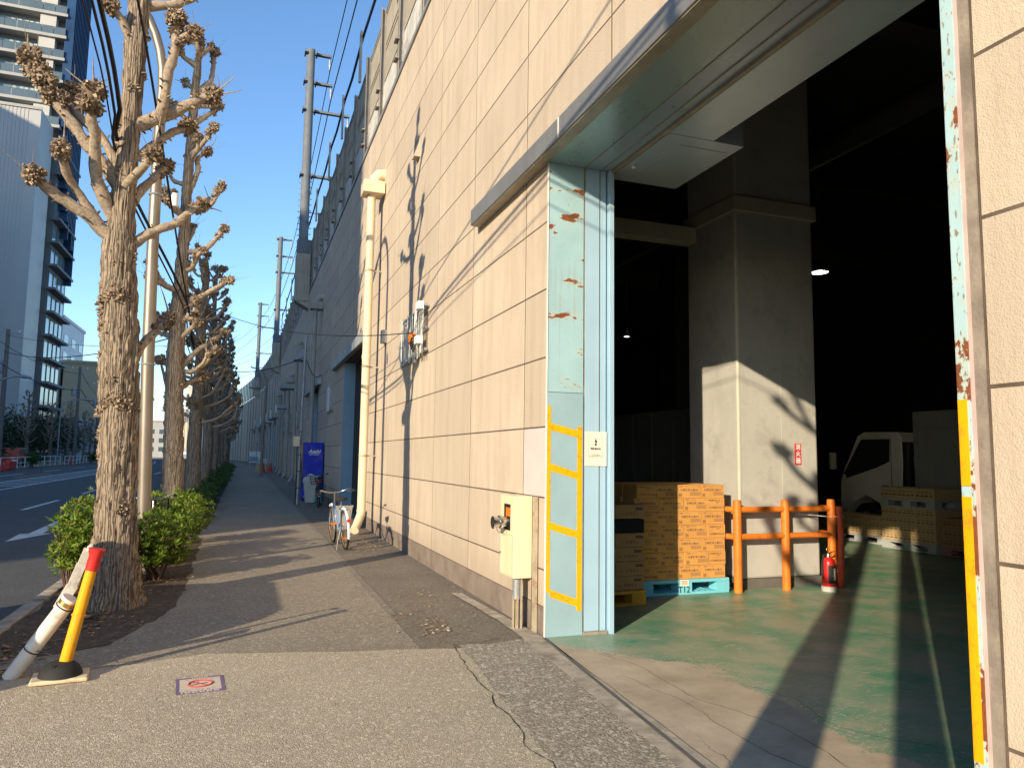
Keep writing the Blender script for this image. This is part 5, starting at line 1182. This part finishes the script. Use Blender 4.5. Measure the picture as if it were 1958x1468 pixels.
# notice on the jamb
ns = thing('notice', 'white no entry notice fixed on the light blue door jamb', 'sign', (3.02, YJ-.004, 1.64))
MB().box(-.11, .11, -.006, 0, -.155, .155).build('sheet', M['paper'], ns)
mb = MB(); 
for (x0, x1, z0, z1) in ((-.07, .07, .112, .1135), (-.07, .07, -.0835, -.082), (-.07, -.0685, -.083, .113), (.0685, .07, -.083, .113)): mb.box(x0, x1, -.007, -.0062, z0, z1)
mb.build('frame_line', M['print_grey'], ns)
mb = MB(); mesh_into(mb, text_mesh('関係者以外', .021, bold=.0006), at(0, -.0072, .0, FACE_NY)); mesh_into(mb, text_mesh('DO NOT ENTER', .011), at(0, -.0072, -.052, FACE_NY)); mesh_into(mb, text_mesh('AUTHORIZED PERSONNEL ONLY', .0085), at(0, -.0072, -.066, FACE_NY)); mb.build('lettering', M['ink'], ns)
mb = MB(); Y0, Y1 = -.0075, -.0062
mb.prism([(.006*math.cos(a), .087+.006*math.sin(a)) for a in [k*.785 for k in range(8)]], 1, Y0, Y1)
mb.prism([(-.012, .066), (.012, .05), (.012, .072), (.006, .08), (-.006, .08)], 1, Y0, Y1); mb.prism([(-.01, .058), (.01, .044), (.008, .03), (-.008, .03)], 1, Y0, Y1); mb.build('figure', M['ink'], ns)

# ------------------------------------------------------------------ across the road
fn = thing('guard_fence', 'white tubular guard fence along the far pavement', 'fence')
for k in range(22):
    y = 50+2.1*k; x = -15.75-.0*k+cv(y)*.6
    mb = MB(); mb.tube([(x, y, G(y)), (x, y, G(y)+.85)], .04, 8); mb.build('post', M['fence_white'], fn, True)
    if k % 5 != 4:
        x2 = -15.75+cv(y+2.1)*.6
        for z in (.4, .82): MB().tube([(x, y, G(y)+z), (x2, y+2.1, G(y)+z)], .032, 6).build('rail', M['fence_white'], fn, True)
cone('red traffic cone at the left edge across the road', (-15.0, 58, G(58))); cone('red traffic cone farther along the white fence', (-15.2, 80, G(80)))
bb = thing('road_barrier', 'red plastic road barrier in front of the white guard fence', 'barrier', (-15.0, 60, G(60))); MB().box(-.2, .2, -.7, .7, 0, .7).build('body', M['red'], bb, bevel=.08); MB().box(-.1, .1, -.6, .6, .7, .85).build('top', M['red'], bb, bevel=.04)
def upole(label, x, y, h, arms=2):
    t = thing('utility_pole', label, 'utility pole', (x, y, G(y)), 0, 'utility poles across the road'); MB().tube([(0, 0, 0), (0, 0, h)], [.2, .13], 12).build('pole', M['concrete_pole'], t, True)
    for k in range(arms): MB().box(-.9, .9, -.06, .06, h-.3-.9*k, h-.2-.9*k).build('cross_arm', M['galv'], t)
    MB().lathe([(.28, 0), (.3, .1), (.3, .8), (.26, .9)], (-.4, 0, h-3.2), 12).build('transformer', M['galv'], t, True)
    for k in range(3): MB().cyl((-.7+.7*k, 0, h-.2), (-.7+.7*k, 0, h), .05, 8).build('insulator', M['white_metal'], t)
    return t
upole('utility pole with transformer at the left edge across the road', -16.3, 62, 10, 1); upole('taller utility pole before the beige block', -17.2, 92, 10.5); upole('farther utility pole right of the beige block', -18.5, 112, 10.5)
def rlamp(label, x, y, h, L):
    t = thing('road_lamp', label, 'street lamp', (x, y, G(y)), 0, 'road lamps across the street'); MB().tube(interp([(0, 0, 0), (0, 0, h-1), (.3, 0, h-.25), (1.0, 0, h), (L, 0, h+.05)], .4), .06, 8).build('pole', M['galv'], t, True); MB().tube([(L-.1, 0, h+.06), (L+.25, 0, h+.06), (L+.7, 0, h)], [.06, .14, .05], 10).build('lamp_head', M['galv'], t, True)
rlamp('curved road lamp at the left edge across the street', -15.3, 56, 6.1, 1.4); rlamp('pale straight road lamp pole beside the white fence', -15.9, 78, 6.0, 1.8)
re = random.Random(9)
def evergreen(label, x, y, h, r, n, m):
    t = thing('evergreen_tree', label, 'tree', (x, y, G(y)), 0, 'evergreen trees across the road'); mb = MB()
    for b in range(6):
        a = b*1.05; leafy(mb, re, .5*r*math.cos(a), .5*r*math.sin(a), h*(.45+.08*(b % 3)), r*.6, r*.6, h*.4, n//6, .35, 0, 5)
    mb.build('crown', m, t); MB().tube([(0, 0, -.1), (.1, 0, h*.3), (0, .1, h*.7)], [.2, .15, .08], 8).build('trunk', M['bark'], t, True)
for k, (x, y, h, r) in enumerate(((-19, 66, 3.4, 2.4), (-20, 74, 4.4, 2.8), (-20.5, 83, 5.6, 3.2), (-21, 92, 5.4, 3), (-21.5, 101, 6, 3.4), (-22, 112, 6, 3.4))):
    evergreen(['low dark evergreen at the left edge below the grey wall', 'dark evergreen left of the round tree across the road', 'dense round evergreen across the road behind the white fence', 'dark evergreen right of the round tree across the road', 'evergreen behind the pale road lamp', 'farthest evergreen across the road'][k], x, y, h, r, 700, M['leaf_dark'])
shrub('clipped round green bush growing through the white guard fence', -15.7, 68.5, 1.3, .7, .9, 260, .16, M['leaf_mid'], re, group='bushes across the road')
shrub('small green bush at the far end of the white guard fence', -16.2, 96, 1.3, .8, 1.0, 200, .18, M['leaf_mid'], re, group='bushes across the road')
vn = thing('parked_van', 'small dark red parked car half hidden behind the guard fence', 'car', (-18.0, 72, G(72)))
MB().prism([(-1.6, .35), (-1.6, .9), (-1.1, 1.0), (-.7, 1.5), (1.0, 1.5), (1.5, 1.0), (1.6, .9), (1.6, .35)], 0, -.75, .75).build('body', M['orange_red'], vn, True, .06)
MB().prism([(-.95, 1.02), (-.62, 1.44), (.92, 1.44), (1.3, 1.02)], 0, .752, .757).build('window', M['glass_dark'], vn)
for y in (-1.0, 1.0): MB().cyl((.6, y, .3), (.78, y, .3), .3, 16).build('wheel', M['rubber'], vn, True)
car = thing('parked_car', 'small boxy car parked at the near kerb left of the view', 'car', (-3.35, 6.22, -.1))
sd_ = [(-1.6, .32), (-1.62, .85), (-1.5, 1.0), (-1.35, 1.42), (-1.1, 1.5), (.55, 1.5), (.8, 1.44), (1.2, .98), (1.6, .85), (1.64, .35), (1.35, .28), (-1.3, .28)]
MB().prism(sd_, 0, -.7, .7).build('body', M['white'], car, True, .05)
for x0, x1 in ((.701, .706), (-.706, -.701)):
    MB().prism([(-1.3, 1.0), (-1.2, 1.38), (-.35, 1.38), (-.35, 1.0)], 0, x0, x1).build('window', M['glass_dark'], car); MB().prism([(-.28, 1.0), (-.28, 1.38), (.55, 1.38), (1.0, 1.0)], 0, x0, x1).build('window', M['glass_dark'], car)
for y in (-1.05, 1.1):
    for x in (-.72, .56): w = MB().cyl((x, y, .28), (x+.16, y, .28), .28, 22).build('wheel', M['rubber'], car, True); MB().cyl((x-.004, y, .28), (x+.165, y, .28), .17, 16).build('rim', M['chrome'], w, True)
for x in (-.6, .4): MB().box(x, x+.2, 1.6, 1.64, .62, .78).build('headlight', M['chrome'], car); MB().box(x, x+.2, -1.64, -1.61, .62, .85).build('tail_light', M['red'], car)
lr = thing('flatbed_truck', 'small pale blue truck far down the road', 'truck', (-12.5, 190, G(190)-.1))
MB().box(-1, 1, 0, 1.9, .5, 1.9).build('cab', M['bike_blue'], lr, bevel=.15); MB().box(-.85, .85, -.03, 0, 1.15, 1.75).build('windscreen', M['white'], lr); MB().box(-1, 1, 1.9, 6, .9, 2.6).build('cargo_box', M['bld_grey'], lr)
for x in (-.9, .7): MB().cyl((x, .9, .4), (x+.2, .9, .4), .4, 14).build('wheel', M['rubber'], lr, True)

# apartment tower
TX, TY = -23.9, 105
tw = thing('apartment_tower', 'tall grey apartment tower with glass balconies and blue louvres', 'building')
MB().box(TX-40, TX-.3, TY+1.6, TY+11, 0, 84).build('core', M['tower_wall'], tw)
FH = 2.98; Z0 = 42.5
slab = MB().box(TX-34, TX, TY, TY+1.7, 0, .38).mesh('balcony_slab', M['tower_slab']); rail = MB()
for k in range(10): rail.box(TX-.1-1.35*(k+1)+.03, TX-.1-1.35*k-.03, TY+.05, TY+.08, .42, 1.35)
rail.box(TX-14, TX-.1, TY+.04, TY+.09, 1.36, 1.41); rail = rail.mesh('balcony_rail', M['rail_glass'])
pier = MB().box(-.9, .9, .3, 1.5, .38, FH).mesh('balcony_pier', M['tower_pier']); wf = MB().box(-1.3, 1.3, 1.45, 1.6, .4, 2.5).mesh('window', M['tower_glass'])
wfr = MB(); 
for x in (-1.3, -.03, 1.24): wfr.box(x, x+.06, 1.4, 1.45, .4, 2.5)
wfr = wfr.mesh('window_frame', M['galv']); cu = MB()
for x in (-1.2, -.4, .1, .75): cu.box(x, x+.38, 1.435, 1.449, .45, 2.35)
cu = cu.mesh('curtain', M['curtain'])
for f in range(12):
    z = Z0+FH*f; link('balcony_slab', slab, tw, (0, 0, z)); link('balcony_rail', rail, tw, (0, 0, z)); link('balcony_pier', pier, tw, (TX-2.2, TY, z)); link('balcony_pier', pier, tw, (TX-8.3, TY, z), 0, None).scale = (.25, 1, 1)
    for x in (-4.6, -7.3, -10.5, -13):
        w = link('window', wf, tw, (TX+x, TY, z)); link('window_frame', wfr, w); 
        if random.random() < .75: link('curtain', cu, w)
    if f % 3 == 0: MB().box(-.4, .4, 0, .3, 0, .6).build('air_conditioner', M['white'], tw, loc=(TX-9.4, TY+1.0, z+1.0))
for k in range(12):
    y = TY+.3+.8*k; MB().box(TX-.25, TX+.75, y, y+.14, (38-1.1*k if k > 2 else 41)+random.uniform(-2, 2), 84).build('louvre_fin', M['fin_blue'], tw)
for f in range(14):
    z = 1+FH*f; MB().box(TX-.3, TX+.7, TY+1, TY+10.5, z, z+.3).build('side_balcony', M['tower_wall'], tw)
    for k in range(4):
        w = MB().box(TX-.29, TX-.2, TY+1.6+2.3*k, TY+3.1+2.3*k, z+.4, z+2.6).build('side_window', M['tower_glass'], tw)
an = thing('corrugated_annex', 'windowless grey corrugated block at the base of the apartment tower', 'building')
MB().box(TX-40, TX-.6, TY-6, TY-.1, 0, 42.2).build('core', M['corrugated'], an)
rb = MB().box(-.1, .1, -.035, .0, 0, 42.2).mesh('corrugation', M['corrugated'])
for k in range(64): link('corrugation', rb, an, (TX-2.0-.4*k, TY-6, 0))
MB().box(TX-40, TX-.5, TY-6.15, TY-6.0, 42.0, 42.35).build('roof_edge', M['tower_slab'], an)
def block(name, label, x0, x1, y0, y1, h, m, nx, ny, side='front', m2='window'):
    t = thing(name, label, 'building'); MB().box(x0, x1, y0, y1, 0, h).build('wall', M[m], t); MB().box(x0-.2, x1+.2, y0-.2, y1+.2, h, h+.5).build('roof_edge', M[m], t)
    for i in range(nx):
        for j in range(ny):
            z = 2+(h-3)*j/ny; fh = (h-3)/ny*.5
            if 'front' in side: w = (x1-x0)/nx; MB().box(x0+w*(i+.22), x0+w*(i+.78), y0-.06, y0, z, z+fh).build('window', M[m2], t)
            if 'right' in side: w = (y1-y0)/nx; MB().box(x1, x1+.06, y0+w*(i+.25), y0+w*(i+.75), z, z+fh).build('window', M[m2], t)
    return t
block('white_building', 'narrow white apartment block right of the grey tower', -36, -29.6, 142, 160, 24, 'bld_white', 3, 7, 'right')
block('beige_building', 'plain beige block behind the utility poles', -29, -23.5, 142, 160, 16.4, 'bld_beige', 2, 1, 'right')
block('pale_building', 'low pale building behind the near tree trunk', -23, -17.5, 150, 165, 12, 'bld_pale', 3, 3, 'front')
block('grey_house', 'low house with green striped awning below the white block', -29, -22.5, 122, 134, 6, 'bld_grey', 3, 1, 'front')
mb = MB(); 
aw = thing('striped_awning', 'green and white striped awning roof across the road', 'awning', (-28.5, 119.5, 6.3))
for k in range(12): MB().prism([(.5*k, 0), (.5*k+.48, 0), (.5*k+.48, .1), (.5*k, .1)], 1, 0, 2.4).build('stripe', M['roof_green'] if k % 2 else M['white'], aw)
block('office_tower', 'pale gridded office block at the far end of the road', -21, -9, 300, 320, 26, 'bld_pale', 8, 8, 'front')
block('low_block', 'low dark block at the far end of the road', -40, -22, 250, 265, 11, 'bld_grey', 6, 3, 'front')
block('far_block', 'lit sandy block glimpsed between the dark tree trunks', -8.5, -3, 330, 345, 22, 'bld_pale', 5, 6, 'front')
# buildings across the street beside and behind the viewer: they shade the far half of the street
block('opposite_office', 'long office building across the street that shades the far pavement', -60, -40, -20.7, 100, 31, 'bld_grey', 10, 9, 'right')
block('opposite_tower', 'tall block behind the office building across the street', -82, -62, 50, 80, 56, 'bld_beige', 4, 12, 'right')
